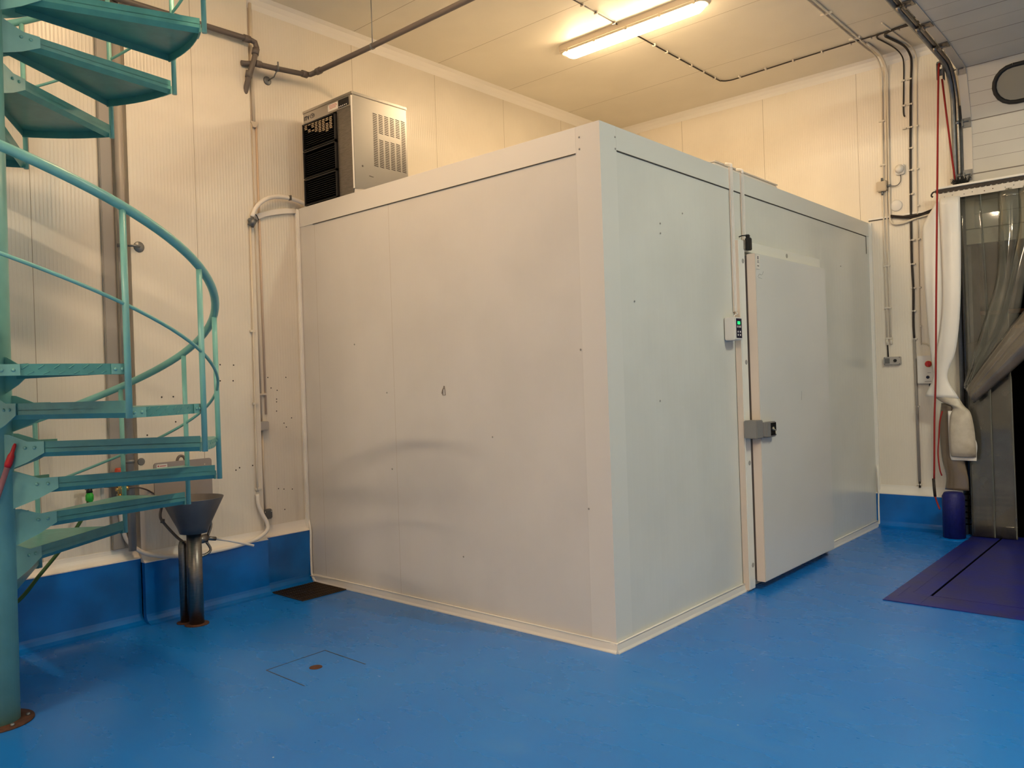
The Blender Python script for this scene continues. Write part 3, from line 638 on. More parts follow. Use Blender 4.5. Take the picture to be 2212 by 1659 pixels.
MB().tube([(SX-.03, SY+.165, .54), (SX-.01, SY+.24, .52), (SX+.03, SY+.42, .455)], .0085, 10).build('valve_lever', 'pvc_white', sk_)
# ================================================================== SPIRAL STAIR
AX, AY, RB, RISE = -1.826, -2.538, 1.038, .1840
DTH = 27.7
def ang(k): return math.radians(124.0-DTH*(k-2))
def zb(k): return .713+RISE*(k-2)       # foot of baluster k = underside of tread k
def P(r, a, z): return (AX+r*math.cos(a), AY+r*math.sin(a), z)
ss = thing('spiral_staircase', 'turquoise painted steel spiral staircase rising at the left of the hall', 'staircase', (AX, AY, 0))
MB().tube([(AX, AY, .005), (AX+.028, AY+.025, ZC-.002)], .0915, 36).build('central_column', 'teal', ss)
MB().lathe((AX, AY, 0), [(.150, 0), (.150, .007), (.10, .010)], 40).build('base_flange', 'rust', ss)
fb = MB()
for i in range(6):
    a = i*PI/3+.2; fb.lathe((AX+.122*math.cos(a), AY+.122*math.sin(a), .008), [(.010, 0), (.010, .008), (.006, .012)], 6)
pieces(fb, 'flange_bolt', 'galv', ss)
KN = range(-1, 20)
def tread(k):
    """sheet tread between two radii, folded down on all sides, carried by plates bolted to the column"""
    t0, t1 = ang(k), ang(k)+math.radians(DTH+.6)
    zt = zb(k)+.045; fh = .045; ri = .20; ro = RB-.022; th = .004
    am = (t0+t1)/2
    def edge(t, sgn):      # inner point of a side edge, pushed sideways so that the root stays wide
        d = Vector((math.cos(t), math.sin(t), 0)); nrm = Vector((-math.sin(t), math.cos(t), 0))*sgn
        return d, nrm
    d0, n0 = edge(t0, -1); d1, n1 = edge(t1, 1)
    c = Vector((AX, AY, 0))
    i0 = c+d0*ri+n0*.028; o0 = c+d0*ro; i1 = c+d1*ri+n1*.028; o1 = c+d1*ro
    na = 8; outer = [Vector(P(ro, t0+(t1-t0)*j/na, 0)) for j in range(na+1)]
    top = [i0] + outer + [i1]
    m = MB()
    m.prism([(p.x, p.y, zt-th) for p in top], (0, 0, th))
    root = m.build('tread', 'teal_tread_shaded', ss)
    def wall(p, q_, inn, name, h=fh, lip=True, up=0.):
        w_ = MB(); inn = inn.normalized()
        if up: w_.prism([(p.x, p.y, zt-th), (q_.x, q_.y, zt-th), (q_.x, q_.y, zt+up), (p.x, p.y, zt+up)], inn*.004)
        for a_, b_ in zip([p] if isinstance(p, Vector) else p[:-1], [q_] if isinstance(p, Vector) else p[1:]):
            w_.prism([(a_.x, a_.y, zt-th), (b_.x, b_.y, zt-th), (b_.x, b_.y, zt-h), (a_.x, a_.y, zt-h)], inn*.004)
            if lip: w_.prism([(a_.x, a_.y, zt-h), (b_.x, b_.y, zt-h), (b_.x+inn.x*.022, b_.y+inn.y*.022, zt-h-.022), (a_.x+inn.x*.022, a_.y+inn.y*.022, zt-h-.022)], inn*.003+Vector((0, 0, .003)))
        w_.build(name, 'teal_tread_shaded', root)
    mid = (i0+i1+o0+o1)/4
    wall(i0, o0, -n0, 'rear_flange', .022, True, .030); wall(i1, o1, -n1, 'front_flange', .040, False)
    wo = MB()
    for a_, b_ in zip(outer, outer[1:]):
        inn = (c-(a_+b_)/2).normalized()
        wo.prism([(a_.x, a_.y, zt-th), (b_.x, b_.y, zt-th), (b_.x, b_.y, zt-.045), (a_.x, a_.y, zt-.045)], inn*.004)
    # raised diamond pattern of the checker plate and bolted end tabs
    for j in range(6):
        t = t0+(t1-t0)*(.25+.54*j/5)
        a_ = Vector(P(ro-.0005, t-.002, zt-.004)); b_ = Vector(P(ro-.0005, t-.024, zt-.020)); wo.tube([a_, b_], .0026, 6)
        a_ = Vector(P(ro-.0005, t-.006, zt-.040)); b_ = Vector(P(ro-.0005, t+.016, zt-.030)); wo.tube([a_, b_], .0020, 6)
    wo.build('outer_flange', 'teal_tread_shaded', root)
    tb_ = MB()
    for f0, f1 in ((.0, .19), (.86, 1.)):
        for j in range(3):
            ta, tb2 = t0+(t1-t0)*(f0+(f1-f0)*j/3), t0+(t1-t0)*(f0+(f1-f0)*(j+1)/3)
            tb_.prism([P(ro+.0055, ta, zt-.001), P(ro+.0055, tb2, zt-.001), P(ro+.0055, tb2, zt-.044), P(ro+.0055, ta, zt-.044)], (-.004*math.cos(ta), -.004*math.sin(ta), 0))
    pieces(tb_, 'end_tab', 'teal', root)
    bo = MB()
    for f in (.07, .145, .89, .95): 
        t = t0+(t1-t0)*f; bo.lathe(P(ro+.006, t, zt-.023), [(.007, 0), (.007, .003), (.003, .006)], 8, (math.cos(t), math.sin(t), 0))
    for d, nn, ip in ((d0, n0, i0), (d1, n1, i1)):
        for s_ in (.03, .075):
            pp = c+d*(.165+s_)+nn*.0335; bo.lathe((pp.x, pp.y, zt+.002), [(.008, 0), (.008, .004), (.003, .007)], 8, nn)
    pieces(bo, 'bolt', 'teal', root)
    for d, nn in ((d0, n0), (d1, n1)):
        g_ = MB(); base = c+nn*.0285
        prof = [(.075, .070), (.120, .066), (.205, .031), (.285, .031), (.285, -.024), (.20, -.068), (.075, -.115)]
        g_.prism([((base+d*r_).x, (base+d*r_).y, zt+z_) for r_, z_ in prof], nn*.004)
        g_.build('bracket', 'teal', root)
for k in KN: tread(k)
BAL_H = .872
for k in KN:
    a = ang(k)
    bl = MB().tube([P(RB, a, zb(k)), P(RB, a, zb(k)+BAL_H)], .0135, 14)
    bl.build('baluster', 'teal', ss)
def helix(r, dz, k0, k1, n=8): return [P(r, ang(k0+i/n), zb(k0+i/n)+dz) for i in range(int((k1-k0)*n)+1)]
MB().tube(helix(RB, BAL_H+.012, -1, 19), .0205, 16).build('handrail', 'teal', ss)
MB().tube(helix(RB, .475, -1, 19), .0082, 10).build('mid_rail', 'teal', ss)
# broom handle leaning at the foot
bp0, bp1 = Vector((-1.90, -2.84, .012)), Vector((-1.677, -2.470, 1.335))
br = thing('broom', 'broom handle with red grip leaning against the stair column', 'broom', tuple(bp0))
dv = (bp1-bp0).normalized()
MB().tube([bp0+dv*.10, bp1-dv*.10], .0125, 12).build('shaft', 'broom_shaft', br)
MB().tube([bp1-dv*.115, bp1-dv*.10, bp1-dv*.06, bp1-dv*.045, bp1-dv*.012, bp1], [.014, .017, .015, .009, .008, .005], 12).build('grip', 'red_plastic', br)
MB().box((bp0.x-.15, bp0.y-.03, bp0.z+.055), (bp0.x+.15, bp0.y+.03, bp0.z+.10), .01).build('head', 'red_plastic', br)
bq = MB()
for i in range(24):
    for j in range(3): bq.tube([(bp0.x-.14+i*.0122, bp0.y-.02+j*.02, bp0.z+.056), (bp0.x-.142+i*.0124, bp0.y-.024+j*.024, bp0.z-.010)], .004, 4)
o = bq.build('bristles', 'white_plastic', br); o['kind'] = 'stuff'
# ================================================================== FLOOR THINGS
dg = thing('drain_grate', 'rectangular steel drain grate in the floor at the cold room corner', 'drain', (-2.66, -.21, 0))
gy0, gy1, gx0, gx1_ = -.412, -.034, -2.862, -2.462
MB().box((gx0, gy0, .0006), (gx1_, gy1, .0016)).build('pit', 'void_black', dg)
MB().box((gx0-.008, gy0-.008, .0006), (gx0, gy1+.004, .007)).box((gx1_, gy0-.008, .0006), (gx1_+.004, gy1+.004, .007)).box((gx0, gy0-.008, .0006), (gx1_, gy0, .007)).box((gx0, gy1, .0006), (gx1_, gy1+.004, .007)).build('frame', 'grate', dg)
br_ = MB()
for i in range(21):
    y = gy0+.010+i*(gy1-gy0-.02)/20; br_.box((gx0, y-.0025, .0018), (gx1_, y+.0025, .0085))
for i in range(1, 6):
    x = gx0+i*(gx1_-gx0)/6; br_.box((x-.0025, gy0, .0018), (x+.0025, gy1, .0075))
br_.build('bars', 'grate', dg)
ht = thing('floor_hatch', 'square painted floor hatch with a rusty round plug in the blue floor', 'hatch', (-1.21, -1.17, 0))
h0 = MB()
def strip(mb, a, b, w_, z=.0012):
    a, b = Vector((*a, 0)), Vector((*b, 0)); d = (b-a).normalized(); nn = Vector((-d.y, d.x, 0))*w_/2
    mb.prism([(p.x, p.y, .0003) for p in (a-nn, b-nn, b+nn, a+nn)], (0, 0, z))
strip(h0, (-1.397, -1.364), (-1.408, -.969), .004); strip(h0, (-1.408, -.969), (-1.02, -.973), .005); strip(h0, (-1.397, -1.364), (-1.021, -1.37), .004)
h0.build('joint_line', 'seam_dark', ht)
MB().lathe((-1.210, -1.170, .0003), [(.036, 0), (.036, .0012), (.030, .0014), (.028, .0010)], 28).build('plug', 'rust', ht)
# dock leveller plate
dl = thing('dock_leveller', 'dark purple-blue dock leveller plate set in the floor at the loading door', 'dock leveller', (2.1, 3.2, 0))
LX0, LX1, LY0, LY1 = .852, 3.55, 1.900, 4.60
ix0, iy0 = 1.090, 2.165
MB().box((LX0, LY0, .0005), (ix0-.012, LY1, .006), .001).box((ix0-.012, LY0, .0005), (LX1, iy0-.004, .006), .001).build('frame', 'dock_blue', dl)
MB().box((ix0+.004, iy0+.002, .0005), (LX1, LY1, .0062), .001).build('platform', 'dock_blue', dl)
MB().box((ix0-.012, iy0-.004, .0004), (ix0+.004, LY1, .0020)).box((ix0, iy0-.004, .0004), (LX1, iy0+.002, .0020)).build('gap', 'void_black', dl)
MB().box((.962, 2.20, .0062), (.967, 4.40, .0072)).box((.905, 2.05, .0062), (.908, 2.35, .0070)).build('weld_bead', 'dock_blue', dl)
# bollard
bo_ = thing('bollard', 'short dark blue painted steel bollard beside the loading door', 'bollard', (.753, 4.275, 0))
MB().lathe((.753, 4.278, .0), [(.092, .0), (.092, .385), (.076, .418), (.074, .420), (.03, .424)], 12).build('post', 'bollard_blue', bo_)
MB().lathe((.753, 4.278, 0), [(.125, 0), (.118, .003), (.094, .012)], 24).build('sealant_ring', 'kerb_blue', bo_)
# ================================================================== SECTIONAL DOOR
DP = 4.555       # plane of the upright door panels (face toward the room at DP)
dt = thing('door_track', 'galvanised door track curving from the wall up along the ceiling', 'door track', (.80, 4.5, 0))
def prof_at(s):  # centre line of the track: up the wall, round the bend, back under the ceiling
    pass
tp = [(4.53, .0), (4.53, 3.80)] + [(4.53-.36+.36*math.cos(a*PI/16), 3.92+.36*math.sin(a*PI/16)) for a in range(0, 9)] + [(3.6, 4.292), (.2, 4.33)]
MB().tube([(.800, y, z) for y, z in tp], .021, 8).build('rail', 'galv', dt)
MB().tube([(.835, y-.0+(-.0), z) for y, z in tp], .015, 8).build('rail', 'steel_dark', dt)
MB().box((.775, 4.57, .0), (.862, 4.6125, 3.95)).build('mounting_angle', 'galv', dt)
sb = MB()
for i in range(7): sb.box((.800, 4.48, .10+i*.055), (.845, 4.504, .108+i*.055))
pieces(sb, 'slot', 'void_black', dt)
bk = MB()
for y in (4.0, 3.2, 2.0): bk.box((.79, y-.02, 4.33), (.84, y+.02, ZC-.001))
pieces(bk, 'ceiling_bracket', 'galv', dt)
dtr = thing('door_track', 'second galvanised door track, at the far right of the loading door', 'door track', (3.75, 4.5, 0))
MB().tube([(3.70, y, z) for y, z in tp], .021, 8).build('rail', 'galv', dtr)
MB().box((3.70, 4.57, .0), (3.79, 4.6125, 3.95)).build('mounting_angle', 'galv', dtr)
sd = thing('sectional_door', 'white sectional loading door raised overhead with an oval black-framed window', 'door', (2.2, 4.5, 2.65))
# section joints follow the track, 0.5 m apart
path = [(DP, 2.66), (DP, 2.80), (DP, 3.30), (DP, 3.785), (DP-.14, 4.235), (3.82, 4.285), (3.30, 4.29), (2.79, 4.295), (2.28, 4.30), (1.77, 4.305)]
sx0, sx1 = .868, 3.66
for i, (a, b2) in enumerate(zip(path, path[1:])):
    (ya, za), (yb, zb_) = a, b2; d = Vector((0, yb-ya, zb_-za)).normalized(); nn = Vector((0, d.z, -d.y)); nn = nn if nn.y > 0 or (abs(nn.y) < .3 and nn.z > 0) else -nn
    g0 = .004
    p0 = Vector((sx0, ya, za))+d*g0; p1 = Vector((sx0, yb, zb_))-d*g0
    s_ = MB().prism([p0, p1, p1+nn*.04, p0+nn*.04], (sx1-sx0, 0, 0))
    sec = s_.build('door_section', 'door_white', sd)
    if i == 0: continue
    ln = (Vector((0, yb, zb_))-Vector((0, ya, za))).length
    gl_ = MB()
    for f in ((.26, .5, .74) if i < 4 else (.5,)):
        c0 = Vector((sx0+.075, ya, za))+d*ln*f-nn*.0006
        gl_.prism([c0, c0+d*.003, c0+d*.003+nn*.0005, c0+nn*.0005], (sx1-sx0-.15, 0, 0))
    gl_.build('groove', 'gasket', sec)
    e0 = p0+Vector((.0, 0, 0))-nn*.006; e1 = p1-nn*.006
    MB().prism([e0, e1, e1+nn*.005, e0+nn*.005], (.072, 0, 0)).build('end_plate', 'alu', sec)
    # dark joint
    j0 = Vector((sx0, yb, zb_))
    MB().prism([j0-d*.005, j0+d*.005, j0+d*.005+nn*.03, j0-d*.005+nn*.03], (sx1-sx0, 0, 0)).build('joint', 'gasket', sec)
    hg = MB()
    h0_ = Vector((.865, yb, zb_))-nn*.016
    hg.prism([h0_-d*.055, h0_+d*.045, h0_+d*.045+nn*.008, h0_-d*.055+nn*.008], (.07, 0, 0))
    hg.prism([h0_-d*.045-nn*.02, h0_+d*.02-nn*.02, h0_+d*.02, h0_-d*.045], (.012, 0, 0))
    hg.tube([h0_+Vector((-.045, 0, 0))-nn*.012, h0_+Vector((.055, 0, 0))-nn*.012], .0055, 8)
    hg.tube([h0_+Vector((-.05, 0, 0))-nn*.012, h0_+Vector((-.02, 0, 0))-nn*.012], .020, 14)
    hg.build('hinge_or_slit_shade', 'steel_dark' if i > 2 else 'galv', sec)
# oval window in the section between z 3.785 and 4.235
def rr_pts(cx, cz, w_, h_, n=10):
    pts = []
    r = h_/2
    for k in range(n+1): a = PI/2+PI*k/n; pts.append((cx-w_/2+r+r*math.cos(a), cz+r*math.sin(a)))
    for k in range(n+1): a = -PI/2+PI*k/n; pts.append((cx+w_/2-r+r*math.cos(a), cz+r*math.sin(a)))
    return pts
d4 = Vector((0, -.14, .45)).normalized(); n4 = Vector((0, d4.z, -d4.y))
def on4(x, s): v = Vector((x, DP, 3.785))+d4*s-n4*.004; return v
for cx in (1.47, 2.9):
    o_ = [on4(x, s) for x, s in rr_pts(cx, .235, .66, .31)]; 
    fr_ = MB().tube(o_+[o_[0]], .019, 10, cap=False).build('window_frame', 'rubber', sd)
    MB().prism([on4(x, s)-n4*.002 for x, s in rr_pts(cx, .235, .63, .28)], n4*.004).build('pane', 'glass_beige', fr_)
# pulley and red rope
pl = thing('rope_pulley', 'black pulley block hanging from the door track with the red rope', 'pulley', (.745, 4.33, 4.2))
MB().box((.722, 4.300, 4.150), (.728, 4.370, 4.300), .002).box((.770, 4.300, 4.150), (.776, 4.370, 4.300), .002).box((.722, 4.318, 4.290), (.776, 4.352, 4.318), .003).lathe((.728, 4.335, 4.22), [(.038, 0), (.03, .010), (.03, .032), (.038, .042)], 20, (1, 0, 0)).build('block', 'socket_grey', pl)
MB().box((.742, 4.325, 4.318), (.796, 4.345, 4.40), .002).build('bracket', 'steel_dark', pl)
rp = thing('red_rope', 'long red pull rope hanging from the pulley down to the bollard', 'rope', (.62, 4.27, .3))
MB().tube([(.752, 4.30, 4.26), (.742, 4.29, 4.20), (.700, 4.285, 3.1), (.663, 4.28, 2.1), (.640, 4.28, 1.45), (.620, 4.28, 1.10), (.610, 4.28, .80), (.600, 4.28, .53)], .0085, 8, sm=4).build('rope', 'rope_red', rp)
MB().tube([(.757, 4.345, 4.16), (.775, 4.40, 3.80), (.795, 4.46, 3.42), (.815, 4.47, 3.21)], .0085, 8).build('rope', 'rope_red', rp)
MB().tube([(.672, 4.34, 1.15), (.650, 4.33, 1.05), (.640, 4.32, .90), (.632, 4.31, .76), (.642, 4.31, .62), (.655, 4.32, .56)], .0065, 8, sm=4).build('rope', 'rope_red', rp)
MB().tube([(.595, 4.28, .535), (.598, 4.28, .45), (.606, 4.27, .37)], .0125, 10).build('handle', 'brown_black', rp)
MB().tube([(.606, 4.27, .372), (.622, 4.25, .335), (.645, 4.22, .29), (.658, 4.20, .27)], .007, 8, sm=3).build('rope', 'rope_red', rp)
# ================================================================== STRIP CURTAIN
scn = thing('strip_curtain', 'clear plastic strip curtain tied back at the loading door', 'strip curtain', (1.6, 4.43, 0))
RY = 4.41
MB().box((.655, RY-.030, 3.178), (3.7, RY+.014, 3.196), .003).box((.655, RY+.002, 3.10), (3.7, RY+.014, 3.178)).build('rail', 'trim_white', scn)
MB().box((.66, RY-.012, 3.150), (3.7, RY-.002, 3.174)).build('rail_slot', 'brown_black', scn)
MB().tube([(.668, RY-.010, 3.165), (.638, RY-.010, 3.160), (.624, RY-.010, 3.135), (.636, RY-.010, 3.118)], .0075, 8, sm=4).build('end_hook', 'brown_black', scn)
tt = MB()
for i in range(70): tt.box((.690+i*.0425, RY-.016, 3.136), (.716+i*.0425, RY-.0125, 3.150))
tt.build('hook_teeth', 'brown_black', scn)
i = 0; x = .675
while x < 3.6:
    o = MB().box((x, RY-.0200-(i % 2)*.003, 3.076), (x+.168, RY-.0165-(i % 2)*.003, 3.136), .001).build('clamp_plate', 'alu', scn)
    MB().lathe((x+.06, RY-.0202-(i % 2)*.003, 3.10), [(.005, 0), (.004, .002)], 8, (0, -1, 0)).lathe((x+.125, RY-.0202-(i % 2)*.003, 3.108), [(.005, 0), (.004, .002)], 8, (0, -1, 0)).build('rivet', 'rust' if i % 3 == 2 else 'galv', o)
    x += .160; i += 1
def S(name, rows, m, label=None, th=.003, curl=0., n=6):
    o = MB().ribbon([(Vector(a), Vector(b)) for a, b in rows], n=n, th=th, curl=curl).build(name, m, scn)
    if label: o['label'] = label
    return o
# white opaque strip, folded back on itself and twisted
S('white_strip', [((.690, 4.385, 3.095), (.862, 4.385, 3.090)), ((.700, 4.375, 2.7), (.860, 4.375, 2.7)), ((.700, 4.37, 2.2), (.848, 4.37, 2.25)), ((.672, 4.36, 1.9), (.826, 4.36, 1.92)), ((.630, 4.355, 1.68), (.790, 4.35, 1.68)), ((.600, 4.355, 1.46), (.722, 4.34, 1.46)), ((.535, 4.33, 1.288), (.815, 4.33, 1.262))], 'pvc_opaque', 'opaque white strip, twisted', curl=.018)
S('white_strip', [((.683, 4.395, 3.09), (.700, 4.41, 3.09)), ((.560, 4.40, 2.90), (.705, 4.41, 2.95)), ((.541, 4.395, 2.78), (.71, 4.41, 2.8)), ((.546, 4.39, 2.35), (.71, 4.405, 2.35)), ((.563, 4.39, 1.90), (.70, 4.40, 1.9)), ((.585, 4.39, 1.60), (.66, 4.395, 1.6)), ((.608, 4.38, 1.46), (.64, 4.38, 1.46))], 'pvc_opaque', 'folded back edge of the white strip', curl=.02)
S('white_strip', [((.600, 4.345, 1.285), (.815, 4.335, 1.262)), ((.665, 4.345, 1.235), (.850, 4.33, 1.20)), ((.755, 4.345, 1.185), (.900, 4.325, 1.14)), ((.735, 4.34, 1.10), (.925, 4.32, 1.03)), ((.722, 4.335, .95), (.936, 4.32, .90)), ((.722, 4.34, .80), (.938, 4.325, .78)), ((.730, 4.36, .735), (.930, 4.355, .735))], 'pvc_dirty', 'grimy lower end of the white strip', curl=.03)
S('white_strip', [((.716, 4.350, 1.15), (.755, 4.350, 1.15)), ((.712, 4.362, .9), (.925, 4.362, .9)), ((.716, 4.366, .75), (.932, 4.366, .75)), ((.728, 4.366, .700), (.930, 4.366, .700))], 'pvc_opaque', 'white strip end folded under')
# clear strips
S('strip', [((.845, 4.425, 3.09), (1.02, 4.425, 3.09)), ((.860, 4.43, 2.0), (1.045, 4.43, 2.0)), ((.862, 4.43, 1.0), (1.045, 4.43, 1.0)), ((.862, 4.43, .012), (1.048, 4.43, .012))], 'pvc_clear', 'clear strip hanging straight')
S('strip', [((1.000, 4.432, 3.09), (1.175, 4.432, 3.09)), ((1.02, 4.44, 2.0), (1.20, 4.44, 2.0)), ((1.030, 4.445, 1.0), (1.205, 4.445, 1.0)), ((1.030, 4.445, .012), (1.212, 4.445, .012))], 'pvc_clear', 'clear strip hanging straight')
S('strip', [((.868, 4.455, 1.75), (1.045, 4.455, 1.80)), ((.870, 4.455, 1.0), (1.048, 4.455, 1.0)), ((.872, 4.455, .012), (1.050, 4.455, .012))], 'pvc_scuffed', 'scuffed dull lower strip')
S('strip', [((1.030, 4.462, 1.40), (1.205, 4.462, 1.45)), ((1.032, 4.462, .9), (1.208, 4.462, .9)), ((1.036, 4.462, .012), (1.214, 4.462, .012))], 'pvc_scuffed', 'scuffed dull lower strip')
S('strip', [((1.155, 4.415, 3.09), (1.325, 4.415, 3.09)), ((1.15, 4.41, 2.70), (1.322, 4.41, 2.70)), ((1.12, 4.40, 2.30), (1.27, 4.40, 2.35)), ((1.02, 4.39, 1.95), (1.20, 4.38, 2.0)), ((.92, 4.38, 1.62), (1.04, 4.37, 1.55)), ((.845, 4.38, 1.38), (.93, 4.37, 1.32))], 'pvc_clear', 'clear strip swept aside', curl=.03)
S('strip', [((1.31, 4.41, 3.09), (1.48, 4.41, 3.09)), ((1.30, 4.40, 2.75), (1.47, 4.40, 2.80)), ((1.22, 4.39, 2.35), (1.36, 4.38, 2.35)), ((1.12, 4.37, 1.95), (1.27, 4.36, 1.90)), ((.97, 4.36, 1.65), (1.07, 4.35, 1.50)), ((.85, 4.36, 1.36), (.93, 4.35, 1.27))], 'pvc_clear', 'clear strip swept aside', curl=.03)
S('strip', [((1.62, 4.40, 3.09), (1.80, 4.40, 3.09)), ((1.56, 4.36, 2.6), (1.74, 4.35, 2.55)), ((1.38, 4.33, 2.10), (1.50, 4.32, 1.95)), ((1.19, 4.32, 1.82), (1.30, 4.31, 1.68)), ((1.00, 4.32, 1.55), (1.08, 4.31, 1.41)), ((.875, 4.33, 1.36), (.93, 4.32, 1.24))], 'pvc_scuffed', 'bundled strip pulled to the left', curl=.05)
S('strip', [((1.80, 4.39, 3.09), (1.98, 4.39, 3.09)), ((1.72, 4.35, 2.6), (1.90, 4.34, 2.5)), ((1.46, 4.31, 2.05), (1.58, 4.30, 1.90)), ((1.22, 4.30, 1.76), (1.34, 4.29, 1.60)), ((1.02, 4.31, 1.50), (1.09, 4.30, 1.36)), ((.89, 4.32, 1.33), (.935, 4.31, 1.22))], 'pvc_scuffed', 'bundled strip pulled to the left', curl=.05)
for j in range(10):
    x = 2.0+j*.158
    S('strip', [((x, RY-.01+.006*(j % 2), 3.09), (x+.175, RY-.01+.006*(j % 2), 3.09)), ((x, RY-.01, 1.6), (x+.175, RY-.01, 1.6)), ((x, RY, .012), (x+.175, RY, .012))], 'pvc_clear', 'clear strip hanging straight')
S('strip', [((.650, 4.40, 1.22), (.76, 4.40, 1.22)), ((.628, 4.40, 1.0), (.80, 4.40, 1.0)), ((.640, 4.40, .72), (.815, 4.40, .75)), ((.672, 4.40, .55), (.850, 4.40, .56)), ((.660, 4.40, .425), (.856, 4.40, .425))], 'pvc_brown', 'brown grimy strip end behind the rope', curl=.02)
MB().box((.738, 4.382, .475), (.770, 4.386, .490), .001).box((.760, 4.382, .505), (.770, 4.386, .525), .001).build('tape_scrap', 'paper', scn)
# draught brush at the track foot of the rail
bh = MB(); 
for i in range(150):
    x = random.uniform(.812, .915); a = random.uniform(-.9, .9); l = random.uniform(.04, .085)
    bh.tube([(x, 4.44+random.uniform(-.02, .02), 3.197), (x+l*math.sin(a), 4.44+random.uniform(-.03, .03), 3.197+l*math.cos(a))], .0018, 3)
o = single('door_brush', bh, 'black', 'tuft of black brush bristles on the left end of the curtain rail', 'brush'); o['kind'] = 'stuff'
# timber beams in the dark dock
for (a, b_, y, lab) in (((.2, 1.72), (3.4, 1.66), 6.4, 'pale timber beam seen through the dark dock opening'), ((.2, 2.16), (3.4, 2.12), 7.2, 'higher and farther timber beam in the dark dock')):
    single('timber_beam', MB().box((a[0], y, a[1]), (b_[0], y+.1, a[1]+.045)), 'timber', lab, 'beam')
# ================================================================== BACK WALL CABLES
def clip(mb, x, z, w_=.036): mb.box((x-w_/2, YB-.022, z-.008), (x+w_/2, YB-.0005, z+.008), .002)
# pair of cream conduits from the ceiling down to the small switch
pc = thing('twin_conduit', 'pair of thin cream conduits bending from the ceiling down the back wall', 'conduit', (.17, YB, 1.7))
for xo, x1 in ((.150, .157), (.185, .188)):
    MB().tube([(xo-.03, .5, ZC-.012), (xo-.015, 3.0, ZC-.012), (xo-.005, 4.15, ZC-.012), (xo+.01, 4.33, ZC-.016), (xo+.02, 4.48, ZC-.045), (xo+.025, YB-.05, ZC-.12), (xo+.022, YB-.02, ZC-.22), (xo+.015, YB-.013, ZC-.40), (x1-.005, YB-.012, 3.42), (x1-.012, YB-.012, 3.27), (x1-.015, YB-.012, 1.84)], .0078, 8, sm=3).build('conduit_run', 'pvc_cream', pc)
ck = MB()
for z in (3.98, 3.55, 2.56, 2.15, 1.85): clip(ck, .158, z, .062)
for y in (3.9, 3.2, 2.5): ck.box((.10, y-.008, ZC-.02), (.20, y+.008, ZC-.0005), .002)
pieces(ck, 'clip', 'clip_white', pc)
MB().tube([(.140, YB-.012, 1.84), (.140, YB-.012, 1.785)], .011, 10).tube([(.176, YB-.012, 1.84), (.176, YB-.012, 1.79)], .011, 10).build('sleeve', 'clip_white', pc)
MB().tube([(.142, YB-.012, 1.79), (.145, YB-.012, 1.66)], .007, 8).build('cable_end', 'brown_black', pc)
# third conduit beside them, turning right at the joint strip
bc = thing('bent_conduit', 'cream conduit turning right behind the white strip below the wall joint', 'conduit', (.22, YB, 2.95))
MB().tube([(.195, 4.1, ZC-.012), (.215, 4.40, ZC-.03), (.222, YB-.03, ZC-.15), (.218, YB-.014, ZC-.4), (.205, YB-.013, 3.3), (.205, YB-.013, 3.05), (.212, YB-.016, 2.985), (.25, YB-.02, 2.955), (.33, YB-.02, 2.955), (.45, YB-.02, 2.985), (.60, YB-.02, 3.0)], .011, 10, sm=4).build('conduit_run', 'pvc_cream', bc)
bl_ = thing('black_cable_bundle', 'black cable bundle sagging right from the twin conduits to the door', 'cable', (.35, YB, 3.0))
for dz in (0, .014): MB().tube([(.215, YB-.028, 3.045-dz), (.29, YB-.03, 3.025-dz), (.38, YB-.032, 3.008-dz), (.47, YB-.03, 3.012-dz), (.60, YB-.028, 3.045-dz)], .0075, 8, sm=4).build('cable_run', 'brown_black', bl_)
jb2 = thing('junction_box', 'beige junction box on the twin conduits of the back wall', 'junction box', (.145, YB, 3.29))
MB().box((.098, YB-.06, 3.290), (.190, YB-.0005, 3.385), .006).build('housing', 'box_tan', jb2)
MB().tube([(.19, YB-.03, 3.335), (.225, YB-.03, 3.335)], .012, 8).tube([(.145, YB-.03, 3.29), (.145, YB-.03, 3.255)], .011, 8).tube([(.145, YB-.03, 3.385), (.145, YB-.03, 3.42)], .011, 8).build('gland', 'galv', jb2)
se = thing('ceiling_sensor', 'white domed sensor on the back wall right of the beige junction box', 'sensor', (.31, YB, 3.42))
MB().box((.268, YB-.03, 3.425), (.352, YB-.0005, 3.52), .008).build('housing', 'white_plastic', se)
MB().lathe((.308, YB-.03, 3.478), [(.042, 0), (.040, .012), (.030, .026), (.015, .034), (.002, .036)], 24, (0, -1, 0)).build('dome', 'pvc_white', se)
MB().tube([(.31, YB-.012, 3.425), (.312, YB-.012, 3.38), (.300, YB-.014, 3.345), (.270, YB-.02, 3.325), (.225, YB-.03, 3.33)], .004, 8, sm=4).build('cable', 'socket_grey', se)
single('wall_rosette', MB().lathe((.262, YB-.0005, 3.135), [(.055, 0), (.055, .006), (.048, .010), (.002, .011)], 28, (0, -1, 0)), 'white_plastic', 'round white rosette on the back wall below the domed sensor', 'rosette')
